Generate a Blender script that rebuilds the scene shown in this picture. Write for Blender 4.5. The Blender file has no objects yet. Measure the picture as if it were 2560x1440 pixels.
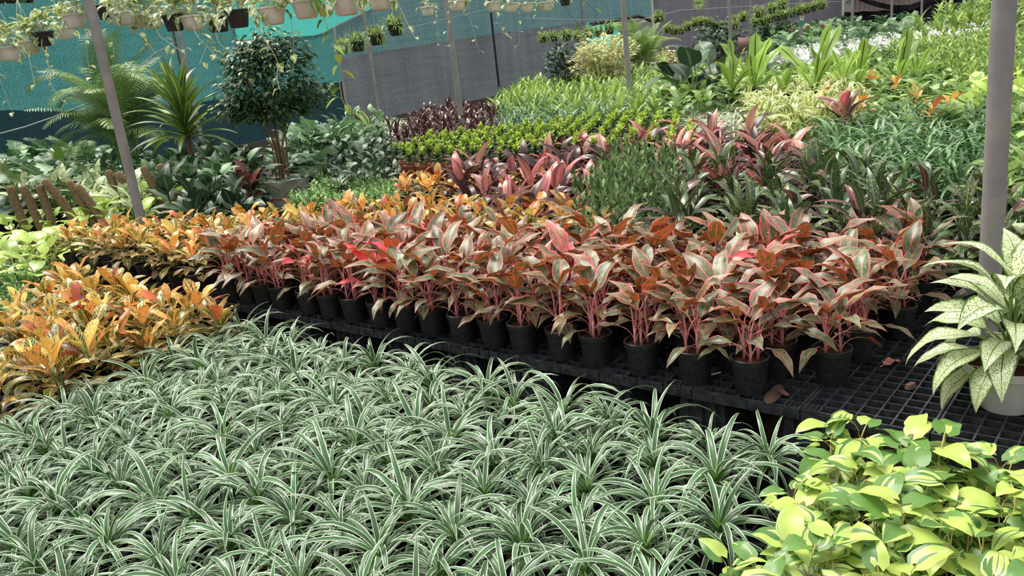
import bpy, math, random
import numpy as np
from mathutils import Matrix, Vector, Euler
R0 = random.Random(7)
S = bpy.context.scene
COL = S.collection
PI = math.pi

# ------------------------------------------------------------------ camera
F = 2100.0; CH = 1.67
roll = math.atan2(.114, .9935); pit = math.atan(610 / 2100)
fw = np.array([0, math.cos(pit), -math.sin(pit)])
r0 = np.array([1, 0, 0.]); u0 = np.cross(r0, fw)
CR = math.cos(roll) * r0 - math.sin(roll) * u0
CU = math.cos(roll) * u0 + math.sin(roll) * r0
cam = bpy.data.cameras.new('camera'); camo = bpy.data.objects.new('camera', cam); COL.objects.link(camo)
cam.sensor_width = 36; cam.lens = 36 * F / 2560; cam.clip_end = 300; cam.clip_start = .05
camo.matrix_world = Matrix(((CR[0], CU[0], -fw[0], 0), (CR[1], CU[1], -fw[1], 0), (CR[2], CU[2], -fw[2], CH), (0, 0, 0, 1)))
S.camera = camo

# ------------------------------------------------------------------ light
W = bpy.data.worlds.new('sky'); S.world = W; W.use_nodes = True
wn = W.node_tree; wn.nodes.clear()
wo = wn.nodes.new('ShaderNodeOutputWorld'); wb = wn.nodes.new('ShaderNodeBackground')
wt = wn.nodes.new('ShaderNodeTexCoord'); ws = wn.nodes.new('ShaderNodeSeparateXYZ'); wr = wn.nodes.new('ShaderNodeValToRGB')
wn.links.new(wt.outputs['Generated'], ws.inputs[0]); wn.links.new(ws.outputs[2], wr.inputs[0])
wr.color_ramp.elements[0].position = 0.0; wr.color_ramp.elements[0].color = (.12, .12, .115, 1)
wr.color_ramp.elements[1].position = .6; wr.color_ramp.elements[1].color = (1.0, 1.0, .985, 1)
wn.links.new(wr.outputs[0], wb.inputs[0]); wb.inputs[1].default_value = .95
wn.links.new(wb.outputs[0], wo.inputs[0])
sun = bpy.data.lights.new('sun', 'SUN'); sun.energy = 3.7; sun.angle = math.radians(32); sun.color = (1, .96, .88)
suno = bpy.data.objects.new('sun', sun); COL.objects.link(suno)
suno.rotation_euler = Vector((-.30, .42, 1.0)).to_track_quat('Z', 'Y').to_euler()
S.view_settings.view_transform = 'Standard'; S.view_settings.look = 'None'
S.view_settings.exposure = 0.4; S.view_settings.gamma = 1; S.view_settings.use_curve_mapping = False

# ------------------------------------------------------------------ layout helpers
def ray(px, py): return fw + CR * (px - 1280) / F - CU * (py - 720) / F
def at(px, py, z):
    d = ray(px, py); t = (z - CH) / d[2]; return Vector((d[0] * t, d[1] * t, z))
def atd(px, py, dist):                      # a point at a given depth along the view axis
    d = ray(px, py); return Vector((d[0] * dist, d[1] * dist, CH + d[2] * dist))
def proj(x, y, z):
    q = np.array([x, y, z - CH]); c = q @ fw
    if c < .2: return (-9999, -9999)
    return (1280 + F * (q @ CR) / c, 720 - F * (q @ CU) / c)
OX, OY = .005, 3.684
_n = math.hypot(.76, .65); AX, AY = .76 / _n, -.65 / _n; BX, BY = -AY, AX
ANG = math.atan2(AY, AX)                     # benches run along A, away from the aisle along B
def ab(a, b, z=0): return Vector((OX + a * AX + b * BX, OY + a * AY + b * BY, z))
def toab(p): x, y = p[0] - OX, p[1] - OY; return (x * AX + y * AY, x * BX + y * BY)
def inpoly(p, poly):
    x, y = p; c = False; n = len(poly); j = n - 1
    for i in range(n):
        xi, yi = poly[i]; xj, yj = poly[j]
        if (yi > y) != (yj > y) and x < (xj - xi) * (y - yi) / (yj - yi) + xi: c = not c
        j = i
    return c
ONES = 'zeroth first second third fourth fifth sixth seventh eighth ninth tenth eleventh twelfth thirteenth fourteenth fifteenth sixteenth seventeenth eighteenth nineteenth'.split()
TENS = {20: ('twentieth', 'twenty'), 30: ('thirtieth', 'thirty'), 40: ('fortieth', 'forty'), 50: ('fiftieth', 'fifty'), 60: ('sixtieth', 'sixty')}
def nth(n):
    if n < 20: return ONES[n]
    t = n // 10 * 10; return TENS[t][0] if n == t else TENS[t][1] + '-' + ONES[n - t]

# ------------------------------------------------------------------ material helpers
class MT:
    def __init__(s, name):
        s.m = bpy.data.materials.new(name); s.m.use_nodes = True; s.t = s.m.node_tree; s.t.nodes.clear()
        s.out = s.t.nodes.new('ShaderNodeOutputMaterial')
    def n(s, typ, ins=None, **pr):
        x = s.t.nodes.new('ShaderNode' + typ)
        for k, v in pr.items(): setattr(x, k, v)
        for k, v in (ins or {}).items(): s.put(x.inputs[k], v)
        return x
    def put(s, sock, v):
        if isinstance(v, bpy.types.NodeSocket): s.t.links.new(v, sock)
        elif isinstance(v, (tuple, list)):
            v = tuple(v)
            if sock.type == 'RGBA' and len(v) == 3: v = v + (1,)
            sock.default_value = v
        else: sock.default_value = v
    def ma(s, op, a, b=None, c=None):
        x = s.t.nodes.new('ShaderNodeMath'); x.operation = op
        for i, v in enumerate((a, b, c)):
            if v is not None: s.put(x.inputs[i], v)
        return x.outputs[0]
    def mix(s, f, a, b):
        x = s.t.nodes.new('ShaderNodeMix'); x.data_type = 'RGBA'
        s.put(x.inputs[0], f); s.put(x.inputs[6], a); s.put(x.inputs[7], b); return x.outputs[2]
    def ss(s, x_, lo, hi, a=0., b=1.):
        x = s.t.nodes.new('ShaderNodeMapRange'); x.interpolation_type = 'SMOOTHSTEP'
        s.put(x.inputs[0], x_); s.put(x.inputs[1], lo); s.put(x.inputs[2], hi); s.put(x.inputs[3], a); s.put(x.inputs[4], b)
        return x.outputs[0]
    def vec(s, x, y, z):
        n = s.t.nodes.new('ShaderNodeCombineXYZ'); s.put(n.inputs[0], x); s.put(n.inputs[1], y); s.put(n.inputs[2], z); return n.outputs[0]
    def noise(s, v, sc=1., det=2., rough=.5):
        n = s.t.nodes.new('ShaderNodeTexNoise'); s.put(n.inputs['Vector'], v); n.inputs['Scale'].default_value = sc
        n.inputs['Detail'].default_value = det; n.inputs['Roughness'].default_value = rough; return n.outputs[0]
    def surf(s, col, rough=.5, spec=.5, transl=0., tcol=None, metal=0., bump=None, bs=.3, bd=.01, alpha=None):
        p = s.n('BsdfPrincipled', {'Base Color': col, 'Roughness': rough, 'Specular IOR Level': spec, 'Metallic': metal})
        if bump is not None:
            b = s.n('Bump', {'Height': bump, 'Strength': bs, 'Distance': bd}); s.t.links.new(b.outputs[0], p.inputs['Normal'])
        o = p.outputs[0]
        if transl:
            t = s.n('BsdfTranslucent', {'Color': tcol if tcol is not None else col})
            x = s.n('MixShader', {0: transl, 1: o, 2: t.outputs[0]}); o = x.outputs[0]
        s.t.links.new(o, s.out.inputs[0]); return s.m

def leafmat(name, fn, rough=.42, spec=.45, transl=.22, tmul=None):
    m = MT(name)
    uv = m.n('UVMap'); uv.uv_map = 'UVMap'
    sp = m.n('SeparateXYZ', {0: uv.outputs[0]}); u, v = sp.outputs[0], sp.outputs[1]
    oi = m.n('ObjectInfo')
    lr = m.n('Attribute', attribute_name='lr'); tp = m.n('Attribute', attribute_name='tp')
    r = m.ma('FRACT', m.ma('ADD', oi.outputs['Random'], lr.outputs['Fac']))
    ocol = m.n('SeparateXYZ', {0: oi.outputs['Color']})
    t = m.ma('ADD', ocol.outputs[0], tp.outputs['Fac'])
    a = m.ma('ABSOLUTE', m.ma('SUBTRACT', m.ma('MULTIPLY', u, 2.), 1.))
    geo = m.n('NewGeometry')
    c = dict(u=u, v=v, a=a, r=r, t=t, back=geo.outputs['Backfacing'])
    c['sp'] = lambda su, sv: m.vec(m.ma('MULTIPLY', u, su), m.ma('MULTIPLY', v, sv), m.ma('MULTIPLY', r, 57.))
    c['asp'] = lambda su, sv: m.vec(m.ma('MULTIPLY', a, su), m.ma('MULTIPLY', v, sv), m.ma('MULTIPLY', r, 57.))
    # side veins: lines that leave the midrib at a slant
    def veins(nv, slant=.35, w=.16):
        q = m.ma('MULTIPLY', m.ma('SUBTRACT', v, m.ma('MULTIPLY', a, slant / 2)), float(nv))
        q = m.ma('ADD', q, m.ma('MULTIPLY', m.noise(m.vec(m.ma('MULTIPLY', u, 3.), m.ma('MULTIPLY', v, 5.), m.ma('MULTIPLY', r, 31.)), 1., 1.), .7))
        return m.ss(m.ma('ABSOLUTE', m.ma('SUBTRACT', m.ma('FRACT', q), .5)), w, w * .25)
    c['veins'] = veins
    col = fn(m, c)
    m.surf(col, rough, spec, transl, tcol=col)
    return m.m

def vary(m, c, col, lo=.75, hi=1.25):
    k = m.ss(c['r'], 0., 1., lo, hi)
    n = m.n('VectorMath', {0: col, 1: m.vec(k, k, k)}, operation='MULTIPLY'); return n.outputs[0]

def f_spider(m, c):
    g = m.mix(m.noise(c['sp'](14, .6), 1., 1.), (.03, .105, .035), (.11, .225, .09))
    e = m.mix(m.noise(c['sp'](3, .5), 1., 0.), (.93, .95, .86), (.74, .86, .58))
    w = m.ss(m.ma('ADD', c['a'], m.ma('MULTIPLY', m.noise(c['sp'](9, 1.2), 1., 1.), .22)), .81, .93)
    col = m.mix(w, g, e)
    col = m.mix(m.ss(c['v'], .22, .0), col, (.16, .34, .05))
    return vary(m, c, col, .7, 1.2)
def f_wspider(m, c):
    w = m.ss(c['a'], .35, .5)
    return vary(m, c, m.mix(w, (.16, .30, .12), (.95, .95, .80)), .8, 1.2)
def f_agl(m, c):
    n1 = m.noise(c['asp'](5, 8), 1., 3., .6)
    g = m.mix(m.ss(n1, .38, .60), (.035, .085, .03), (.17, .27, .13))
    g = m.mix(m.ss(m.ma('FRACT', m.ma('MULTIPLY', c['r'], 5.)), .5, .95, 0., .4), g, m.mix(n1, (.12, .09, .02), (.36, .15, .05)))
    g = m.mix(m.ss(m.noise(c['asp'](7, 4), 1.3, 2.), .5, .62), g, m.mix(m.ss(c['t'], .3, .9), (.13, .16, .07), (.68, .18, .19)))
    pinkness = m.ma('MULTIPLY', c['t'], .8)
    rim = m.ss(m.ma('ADD', c['a'], m.ma('MULTIPLY', pinkness, .2)), .88, .97)
    mid = m.ss(c['a'], .09, .03)
    g = m.mix(m.ma('MULTIPLY', c['veins'](9, .55, .13), .14), g, (.70, .30, .27))
    g = m.mix(m.ma('MAXIMUM', rim, mid), g, (.78, .17, .19))
    g = m.mix(m.ss(c['t'], .78, .98), g, (.80, .08, .10))
    bk = m.mix(m.ss(m.noise(c['asp'](4, 6), 1., 2.), .38, .62), (.12, .14, .02), (.66, .12, .05))
    bk = m.mix(m.ma('MAXIMUM', m.ss(c['a'], .88, .97), m.ss(c['a'], .07, .03)), bk, (.80, .20, .18))
    return vary(m, c, m.mix(c['back'], g, bk), .75, 1.25)
def f_croton(m, c):
    # t: 0 deep green, .5 yellow, 1 orange/red
    gr = m.mix(m.noise(c['sp'](4, 5), 1., 2.), (.018, .06, .02), (.06, .13, .03))
    yel = m.mix(m.ss(m.ma('ADD', m.ma('MULTIPLY', c['t'], .5), m.ma('FRACT', m.ma('MULTIPLY', c['r'], 3.))), .45, 1.05), (.93, .68, .16), (.92, .40, .10))
    yel = m.mix(m.ss(m.ma('FRACT', m.ma('MULTIPLY', c['r'], 7.)), .84, .92), yel, (.60, .12, .05))
    fill = m.ss(m.ma('ADD', m.ma('MULTIPLY', m.noise(c['asp'](2.5, 4), 1., 3.), .85), m.ma('MULTIPLY', c['t'], .62)), .79, .86)
    wv = m.ss(c['t'], .1, .9, .14, .30)
    vn = m.ma('MAXIMUM', c['veins'](9, .45, .17), m.ss(m.ma('SUBTRACT', c['a'], m.ma('MULTIPLY', wv, .5)), .06, .0))
    vn = m.ma('MAXIMUM', vn, m.ss(c['a'], .90, .97))
    base = m.mix(vn, gr, yel)
    col = m.mix(fill, base, yel)
    spot = m.ma('MULTIPLY', m.ss(c['veins'](9, .45, .30), .4, .0), m.ss(m.noise(m.vec(m.ma('MULTIPLY', c['a'], 1.6), m.ma('MULTIPLY', m.ma('SUBTRACT', c['v'], m.ma('MULTIPLY', c['a'], .22)), 26.), m.ma('MULTIPLY', c['r'], 57.)), 1., 1.), .56, .62))
    col = m.mix(m.ma('MULTIPLY', spot, .9), col, gr)
    return vary(m, c, col, .7, 1.2)
def f_dark(m, c):
    gr = m.mix(c['r'], (.025, .055, .025), (.07, .13, .055))
    pur = (.055, .03, .04)
    gr = m.mix(m.ss(c['r'], .80, .86), gr, pur)
    spot = m.ma('MULTIPLY', m.ss(m.noise(c['sp'](8, 20), 1., 1.), .62, .68), m.ss(c['r'], .62, .45))
    col = m.mix(spot, gr, (.66, .62, .12))
    vn = m.ma('MAXIMUM', m.ss(c['a'], .14, .05), m.ma('MULTIPLY', c['veins'](13, .3, .14), .55))
    vc = m.mix(m.ss(c['r'], .78, .86), (.20, .28, .09), (.62, .20, .10))
    return m.mix(m.ma('MULTIPLY', vn, m.ss(c['t'], 0., 1., .15, 1.)), col, vc)
def f_cord(m, c):
    dk = m.mix(m.noise(c['sp'](9, 1.2), 1., 2.), (.022, .032, .02), (.075, .018, .026))
    pk = m.mix(m.noise(c['sp'](7, 1.5), 1., 2.), m.mix(c['r'], (.50, .03, .07), (.72, .18, .16)), m.mix(c['r'], (.80, .26, .26), (.92, .72, .48)))
    col = m.mix(m.ss(m.ma('ADD', c['t'], m.ma('MULTIPLY', m.noise(c['sp'](6, 1.), 1., 2.), .5)), 1.08, 1.35), dk, pk)
    return m.mix(m.ma('MULTIPLY', m.ss(c['a'], .9, .97), .8), col, (.62, .10, .14))
def f_dieff(m, c):
    n = m.noise(c['sp'](22, 50), 1., 1.)
    cream = m.mix(m.noise(c['sp'](2, 3), 1., 1.), (.86, .88, .66), (.66, .78, .38))
    sp_ = m.ss(n, .55, .61)
    mar = m.ss(m.ma('ADD', c['a'], m.ma('MULTIPLY', m.noise(c['sp'](9, 14), 1., 2.), .35)), .93, 1.08)
    k = m.ma('MAXIMUM', m.ma('MAXIMUM', sp_, mar), m.ss(c['a'], .06, .02))
    k = m.ma('MAXIMUM', k, m.ss(c['t'], .55, .9))
    return m.mix(k, cream, m.mix(c['r'], (.05, .12, .025), (.16, .28, .05)))
def f_brasil(m, c):
    n = m.ma('ADD', m.noise(c['sp'](3.2, .45), 1., 1.), m.ma('MULTIPLY', m.ma('SUBTRACT', c['r'], .5), .34))
    lime = m.mix(m.noise(c['sp'](1.5, 2), 1., 1.), (.60, .69, .18), (.33, .50, .08))
    col = m.mix(m.ss(n, .50, .525), lime, m.mix(c['r'], (.05, .15, .03), (.14, .28, .06)))
    col = m.mix(m.ma('MULTIPLY', m.ss(n, .50, .51), m.ss(n, .525, .515)), col, (.78, .80, .50))
    return col
def f_pothos(m, c):
    n = m.noise(c['sp'](3.2, 2.4), 1., 3.)
    return vary(m, c, m.mix(m.ss(n, .47, .52), m.mix(c['t'], (.86, .88, .68), (.75, .80, .36)), m.mix(c['r'], (.14, .24, .07), (.33, .42, .11))), .85, 1.15)
def gen(c0, c1, mid=None, edge=None, ew=.8, tip=None, vein=0):
    def f(m, c):
        col = m.mix(c['r'], c0, c1)
        if tip: col = m.mix(m.ss(c['t'], .45, .85), col, tip)
        if vein: col = m.mix(m.ma('MULTIPLY', c['veins'](vein, .35, .12), .35), col, tuple(min(1, x * 2) for x in c1))
        if mid: col = m.mix(m.ss(c['a'], .16, .05), col, mid)
        if edge: col = m.mix(m.ss(c['a'], ew - .06, ew + .06), col, edge)
        return vary(m, c, col, .75, 1.25)
    return f

LM = {
    'spider': leafmat('striped_blade', f_spider, .36, .5, .18),
    'wspider': leafmat('white_striped_blade', f_wspider, .4, .4, .25),
    'agl': leafmat('pink_edged_leaf', f_agl, .38, .5, .16),
    'croton': leafmat('veined_croton_leaf', f_croton, .34, .5, .22),
    'dark': leafmat('dark_croton_leaf', f_dark, .30, .55, .14),
    'cord': leafmat('cordyline_leaf', f_cord, .30, .5, .24),
    'dieff': leafmat('speckled_leaf', f_dieff, .36, .45, .22),
    'brasil': leafmat('lime_streaked_leaf', f_brasil, .36, .45, .24),
    'pothos': leafmat('cream_marbled_leaf', f_pothos, .42, .4, .30),
    'neon': leafmat('lime_heart_leaf', gen((.30, .50, .08), (.52, .68, .17), mid=(.6, .72, .25), vein=6), .34, .5, .3),
    'palm': leafmat('palm_leaflet', gen((.07, .15, .04), (.27, .40, .13)), .4, .5, .25),
    'corn': leafmat('yellow_banded_leaf', gen((.08, .15, .04), (.14, .24, .05), mid=(.52, .60, .08)), .35, .5, .3),
    'tree': leafmat('dark_tree_leaf', gen((.03, .075, .03), (.10, .18, .07)), .36, .5, .18),
    'compact': leafmat('compact_dracaena_leaf', gen((.025, .07, .02), (.06, .13, .03), tip=(.46, .62, .08)), .35, .5, .25),
    'lily': leafmat('lily_turf_blade', gen((.05, .14, .045), (.17, .30, .12)), .36, .5, .2),
    'drac': leafmat('dracaena_leaf', gen((.12, .24, .06), (.34, .48, .10), mid=(.55, .66, .14)), .38, .5, .3),
    'song': leafmat('yellow_edged_leaf', gen((.20, .30, .12), (.32, .42, .18), edge=(.86, .85, .36), ew=.55), .38, .5, .3),
    'monst': leafmat('broad_green_leaf', gen((.035, .10, .04), (.13, .24, .11), mid=(.25, .38, .16), vein=7), .42, .4, .2),
    'bird': leafmat('nest_fern_frond', gen((.26, .44, .07), (.40, .58, .14), mid=(.05, .05, .02), vein=16), .4, .4, .35),
    'mix': leafmat('mid_green_leaf', gen((.09, .20, .05), (.30, .44, .12), mid=(.4, .5, .2), vein=6), .38, .5, .3),
    'bright': leafmat('bright_green_leaf', gen((.15, .29, .07), (.44, .55, .15)), .4, .4, .3),
    'white': leafmat('white_green_leaf', gen((.06, .14, .07), (.16, .28, .14), tip=(1., 1., .97)), .4, .4, .25),
    'ixora': leafmat('small_green_leaf', gen((.05, .11, .035), (.22, .33, .13)), .42, .35, .2),
    'darkleaf': leafmat('dark_broad_leaf', gen((.02, .045, .03), (.06, .11, .055), mid=(.16, .22, .12), vein=8), .42, .4, .12),
    'cream': leafmat('cream_bush_leaf', gen((.32, .36, .10), (.80, .76, .38), tip=(.9, .86, .55)), .4, .4, .3),
    'maroon': leafmat('maroon_leaf', gen((.10, .02, .02), (.20, .05, .04)), .3, .5, .15),
    'fernl': leafmat('hanging_fern_leaf', gen((.16, .26, .05), (.42, .54, .16)), .45, .4, .3),
    'wild': leafmat('low_fern_leaf', gen((.08, .20, .04), (.28, .44, .15)), .4, .5, .2),
}
def simple(name, col, rough=.5, spec=.5, var=.0, nsc=20, bump=0, bd=.004, metal=0, col2=None):
    m = MT(name); tc = m.n('TexCoord'); c = col
    nz = m.noise(tc.outputs['Object'], nsc, 4., .6)
    if var or col2: c = m.mix(m.ss(nz, .35, .7), col, col2 or tuple(x * (1 + var) for x in col))
    return m.surf(c, rough, spec, metal=metal, bump=nz if bump else None, bs=bump or .1, bd=bd)
MP = simple('black_plastic', (.012, .013, .015), .42, .5, 1.2, 60, .15)
MTR = simple('tray_plastic', (.022, .024, .029), .45, .5, 1.6, 25, .2)
MSO = simple('potting_soil', (.045, .018, .010), .95, .1, 1.6, 120, 1.0, .01, col2=(.12, .055, .03))
MTC = simple('terracotta_plastic', (.30, .085, .045), .55, .4, .4, 40)
MWP = simple('white_plastic', (.82, .79, .81), .45, .45, -.18, 9)
MCP = simple('cream_plastic', (.90, .86, .78), .5, .4, -.2, 6)
MBP = simple('charcoal_plastic', (.02, .022, .028), .42, .5, .6, 10)
MPO = simple('galvanised_steel', (.30, .285, .30), .50, .4, -.25, 7, .1, metal=.25, col2=(.40, .37, .36))
MWI = simple('wire', (.35, .36, .36), .5, .5)
MDW = simple('dark_wire', (.03, .03, .035), .5, .5)
MPK = simple('pink_stalk', (.80, .24, .27), .45, .4, .3, 30, col2=(.62, .38, .33))
MGS = simple('green_stalk', (.16, .26, .07), .5, .4, .4, 30)
MLS = simple('lime_stalk', (.50, .52, .18), .5, .4, .3, 30, col2=(.50, .26, .10))
MBS = simple('brown_stem', (.16, .10, .06), .8, .2, .5, 40, .4)
MDS = simple('dark_stem', (.07, .06, .04), .7, .3, .5, 40, .3)
MMO = simple('coir', (.17, .11, .07), .95, .1, .7, 60, .6, .006, col2=(.30, .21, .13))
MTW = simple('green_twine', (.20, .33, .12), .8, .2)
MGR = simple('ground_soil', (.035, .028, .022), .95, .15, .8, 9, .6, .03, col2=(.08, .062, .05))
MWS = simple('white_stalk', (.62, .68, .50), .5, .4)

# ------------------------------------------------------------------ mesh helpers
def mk(name, V, Fc, mats, mi=None, uv=None, smooth=True, attrs=None):
    me = bpy.data.meshes.new(name); me.from_pydata([tuple(v) for v in V], [], Fc)
    for m in mats: me.materials.append(m)
    if mi is not None: me.polygons.foreach_set('material_index', np.asarray(mi, dtype=np.int32))
    if uv is not None:
        l = me.uv_layers.new(name='UVMap'); l.data.foreach_set('uv', np.asarray(uv, dtype=np.float32).ravel())
    for k, a in (attrs or {}).items():
        x = me.attributes.new(k, 'FLOAT', 'POINT'); x.data.foreach_set('value', np.asarray(a, dtype=np.float32))
    if smooth: me.polygons.foreach_set('use_smooth', np.ones(len(me.polygons), dtype=bool))
    me.update(); return me
class MB:
    """collects simple solids into one mesh"""
    def __init__(s): s.V = []; s.F = []; s.mi = []
    def add(s, V, Fc, mi=0):
        o = len(s.V); s.V += [tuple(v) for v in V]; s.F += [tuple(i + o for i in f) for f in Fc]; s.mi += [mi] * len(Fc)
    def box(s, c, d, rz=0., mi=0, taper=1.):
        cx, cy, cz = c; hx, hy, hz = d[0] / 2, d[1] / 2, d[2] / 2; V = []
        for z, k in ((-hz, 1.), (hz, taper)):
            for x, y in ((-hx, -hy), (hx, -hy), (hx, hy), (-hx, hy)):
                x *= k; y *= k; V.append((cx + x * math.cos(rz) - y * math.sin(rz), cy + x * math.sin(rz) + y * math.cos(rz), cz + z))
        s.add(V, [(3, 2, 1, 0), (4, 5, 6, 7), (0, 1, 5, 4), (1, 2, 6, 5), (2, 3, 7, 6), (3, 0, 4, 7)], mi)
    def tube(s, P, r, n=6, mi=0, cap=True):
        P = [Vector(p) for p in P]; V = []; Fc = []
        rr = r if isinstance(r, (list, tuple)) else [r] * len(P)
        up = Vector((0, 0, 1)) if abs((P[1] - P[0]).normalized().z) < .9 else Vector((1, 0, 0))
        for i, p in enumerate(P):
            d = (P[min(i + 1, len(P) - 1)] - P[max(i - 1, 0)]).normalized(); a = d.cross(up).normalized(); b = a.cross(d)
            up = b
            for k in range(n):
                t = 2 * PI * k / n; V.append(p + (a * math.cos(t) + b * math.sin(t)) * rr[i])
        for i in range(len(P) - 1):
            for k in range(n):
                q = (k + 1) % n; Fc.append((i * n + k, i * n + q, (i + 1) * n + q, (i + 1) * n + k))
        if cap: Fc.append(tuple(range(n))[::-1]); Fc.append(tuple((len(P) - 1) * n + k for k in range(n)))
        s.add(V, Fc, mi)
    def lathe(s, prof, n=24, mi=0, rib=0, c=(0, 0, 0)):
        V = []; Fc = []
        for (r, z) in prof:
            for k in range(n):
                t = 2 * PI * k / n; q = r * (1 + (rib if k % 2 else 0)) ; V.append((c[0] + q * math.cos(t), c[1] + q * math.sin(t), c[2] + z))
        for i in range(len(prof) - 1):
            for k in range(n):
                q = (k + 1) % n; Fc.append((i * n + k, i * n + q, (i + 1) * n + q, (i + 1) * n + k))
        s.add(V, Fc, mi)
    def mesh(s, name, mats, smooth=True):
        return mk(name, s.V, s.F, mats if isinstance(mats, (list, tuple)) else [mats], s.mi, smooth=smooth)
def auto_smooth(me, ang=40):
    me.set_sharp_from_angle(angle=math.radians(ang)); return me

NOBJ = [0]
def ob(name, me, parent=None, loc=(0, 0, 0), rot=None, sc=None, tcol=None):
    o = bpy.data.objects.new(name, me); COL.objects.link(o); NOBJ[0] += 1
    if parent is not None: o.parent = parent
    o.location = loc
    if rot is not None: o.rotation_euler = rot
    if sc is not None: o.scale = (sc, sc, sc) if not isinstance(sc, (tuple, list)) else sc
    if tcol is not None: o.color = (tcol, 0, 0, 1)
    return o
def tag(o, label, cat, group=None, kind=None):
    if label: o['label'] = label
    if cat: o['category'] = cat
    if group: o['group'] = group
    if kind: o['kind'] = kind
    return o
def thing(name, label, cat, group=None, loc=(0, 0, 0), rz=0., sc=None):
    return tag(ob(name, None, None, loc, (0, 0, rz), sc), label, cat, group)

# ------------------------------------------------------------------ leaves
def prof_lance(v): return (math.sin(PI * min(1, v ** .78)) ** .85) * (1 - .5 * v ** 3.5)
def prof_strap(v): return min(1, .45 + v * 2.2) * (1 - v ** 3.2) ** .8
def prof_obov(v): return max(0, (v ** .75) * (1 - v ** 4) ** .65 * 1.25 * (.55 + .45 * math.sin(PI * min(1, v)))) + .02
def prof_paddle(v): return (.22 + .78 * math.sin(PI * min(.5, v * .68)) ** 1.5) * max(0, 1 - v ** 9) ** .5
def prof_ovate(v): return math.sin(PI * v ** .62) ** .8 if v < 1 else 0
def prof_heart(v): return (1 - v) ** .82 * (1 + 1.3 * v) * min(1, .35 + v * 5) * .92 * (1 - .45 * v ** 3)
def prof_lobed(v): return prof_ovate(v) * (.55 + .5 * abs(math.sin(v * PI * 5)))
def leafdata(L, Wd, prof, e0=30, droop=50, fold=.25, wav=0., pet=0., pr=.003, pe=70, ns=8, nu=2, twist=0., heart=0., nt=4, dp=1.3, seed=0, prings=4):
    rg = random.Random(seed); V = []; Fc = []; UV = []; MI = []
    y = z = 0.
    if pet > 0:
        n = prings; P = [(0., 0.)]; py = pz = 0.
        for i in range(1, n):
            e = math.radians(pe + (e0 - pe) * ((i - .5) / (n - 1)) ** 1.6); py += math.cos(e) * pet / (n - 1); pz += math.sin(e) * pet / (n - 1); P.append((py, pz))
        for i, (a, b) in enumerate(P):
            r = pr * (1.6 - .8 * i / (n - 1))
            for k in range(nt):
                t = 2 * PI * k / nt; V.append((r * math.cos(t), a - r * .3 * math.sin(t), b + r * math.sin(t) * .7))
        for i in range(n - 1):
            for k in range(nt):
                q = (k + 1) % nt; Fc.append((i * nt + k, i * nt + q, (i + 1) * nt + q, (i + 1) * nt + k)); UV += [(.5, 0)] * 4; MI.append(1)
        y, z = P[-1]
    o = len(V); ph = rg.random() * 6
    cols = [i / nu for i in range(-nu, nu + 1)]
    e = math.radians(e0)
    for i in range(ns + 1):
        v = i / ns
        if i:
            e = math.radians(e0 - droop * ((v - .5 / ns) ** dp)); y += math.cos(e) * L / ns; z += math.sin(e) * L / ns
        w = Wd / 2 * prof(v); tw = math.radians(twist) * v
        if v >= 1: w = .0006
        for u in cols:
            au = abs(u); up = fold * au * w + wav * math.sin(v * 13 + ph + (1.5 if u > 0 else 0)) * au * w
            x = u * w; hx = -heart * au ** 1.5 * Wd * (1 - v) ** 3
            x2 = x * math.cos(tw) - up * math.sin(tw); up2 = x * math.sin(tw) + up * math.cos(tw)
            V.append((x2, y - math.sin(e) * up2 + math.cos(e) * hx, z + math.cos(e) * up2 + math.sin(e) * hx))
    nc = len(cols)
    for i in range(ns):
        for k in range(nc - 1):
            Fc.append((o + i * nc + k, o + i * nc + k + 1, o + (i + 1) * nc + k + 1, o + (i + 1) * nc + k))
            for (ii, kk) in ((i, k), (i, k + 1), (i + 1, k + 1), (i + 1, k)): UV.append(((cols[kk] + 1) / 2, ii / ns))
            MI.append(0)
    return (np.array(V), Fc, UV, MI)
LIB = {}; LIBM = {}
def lib(key, mat, stalk, n, seed0=0, **kw):
    ds = []
    for i in range(n):
        rg = random.Random(seed0 + i * 17 + 3); k = dict(kw)
        j = lambda x, f: x * (1 + rg.uniform(-f, f))
        k['L'] = j(k['L'], .12); k['Wd'] = j(k['Wd'], .12); k['droop'] = j(k.get('droop', 50), .35); k['e0'] = k.get('e0', 30) + rg.uniform(-8, 8)
        k['twist'] = rg.uniform(-1, 1) * k.get('twist', 15); k['seed'] = i + seed0
        if k.get('pet'): k['pet'] = j(k['pet'], .2)
        ds.append(leafdata(**k))
    LIB[key] = ds
    LIBM[key] = [mk(key + '_leaf', d[0], d[1], [LM[mat], stalk], d[3], d[2]) for d in ds]
    LIB[key + '#m'] = (LM[mat], stalk)
lib('spider', 'spider', MGS, 10, L=.30, Wd=.021, prof=prof_strap, e0=52, droop=115, fold=.35, twist=50, ns=8, nu=2, dp=1.1)
lib('agl', 'agl', MPK, 10, L=.205, Wd=.074, prof=prof_lance, e0=26, droop=48, fold=.30, wav=.2, pet=.13, pr=.0034, pe=82, twist=30, ns=8, nu=2)
lib('croton', 'croton', MGS, 10, L=.165, Wd=.078, prof=prof_obov, e0=26, droop=42, fold=.28, wav=.12, pet=.02, pr=.003, pe=40, twist=25, ns=8, nu=2)
lib('dark', 'dark', MDS, 8, L=.24, Wd=.052, prof=prof_lance, e0=35, droop=70, fold=.2, wav=.1, pet=.03, pr=.003, pe=50, twist=30, ns=7, nu=2)
lib('darkw', 'dark', MDS, 6, L=.20, Wd=.085, prof=prof_obov, e0=35, droop=60, fold=.2, wav=.1, pet=.03, pr=.003, pe=50, twist=30, ns=7, nu=2)
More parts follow.
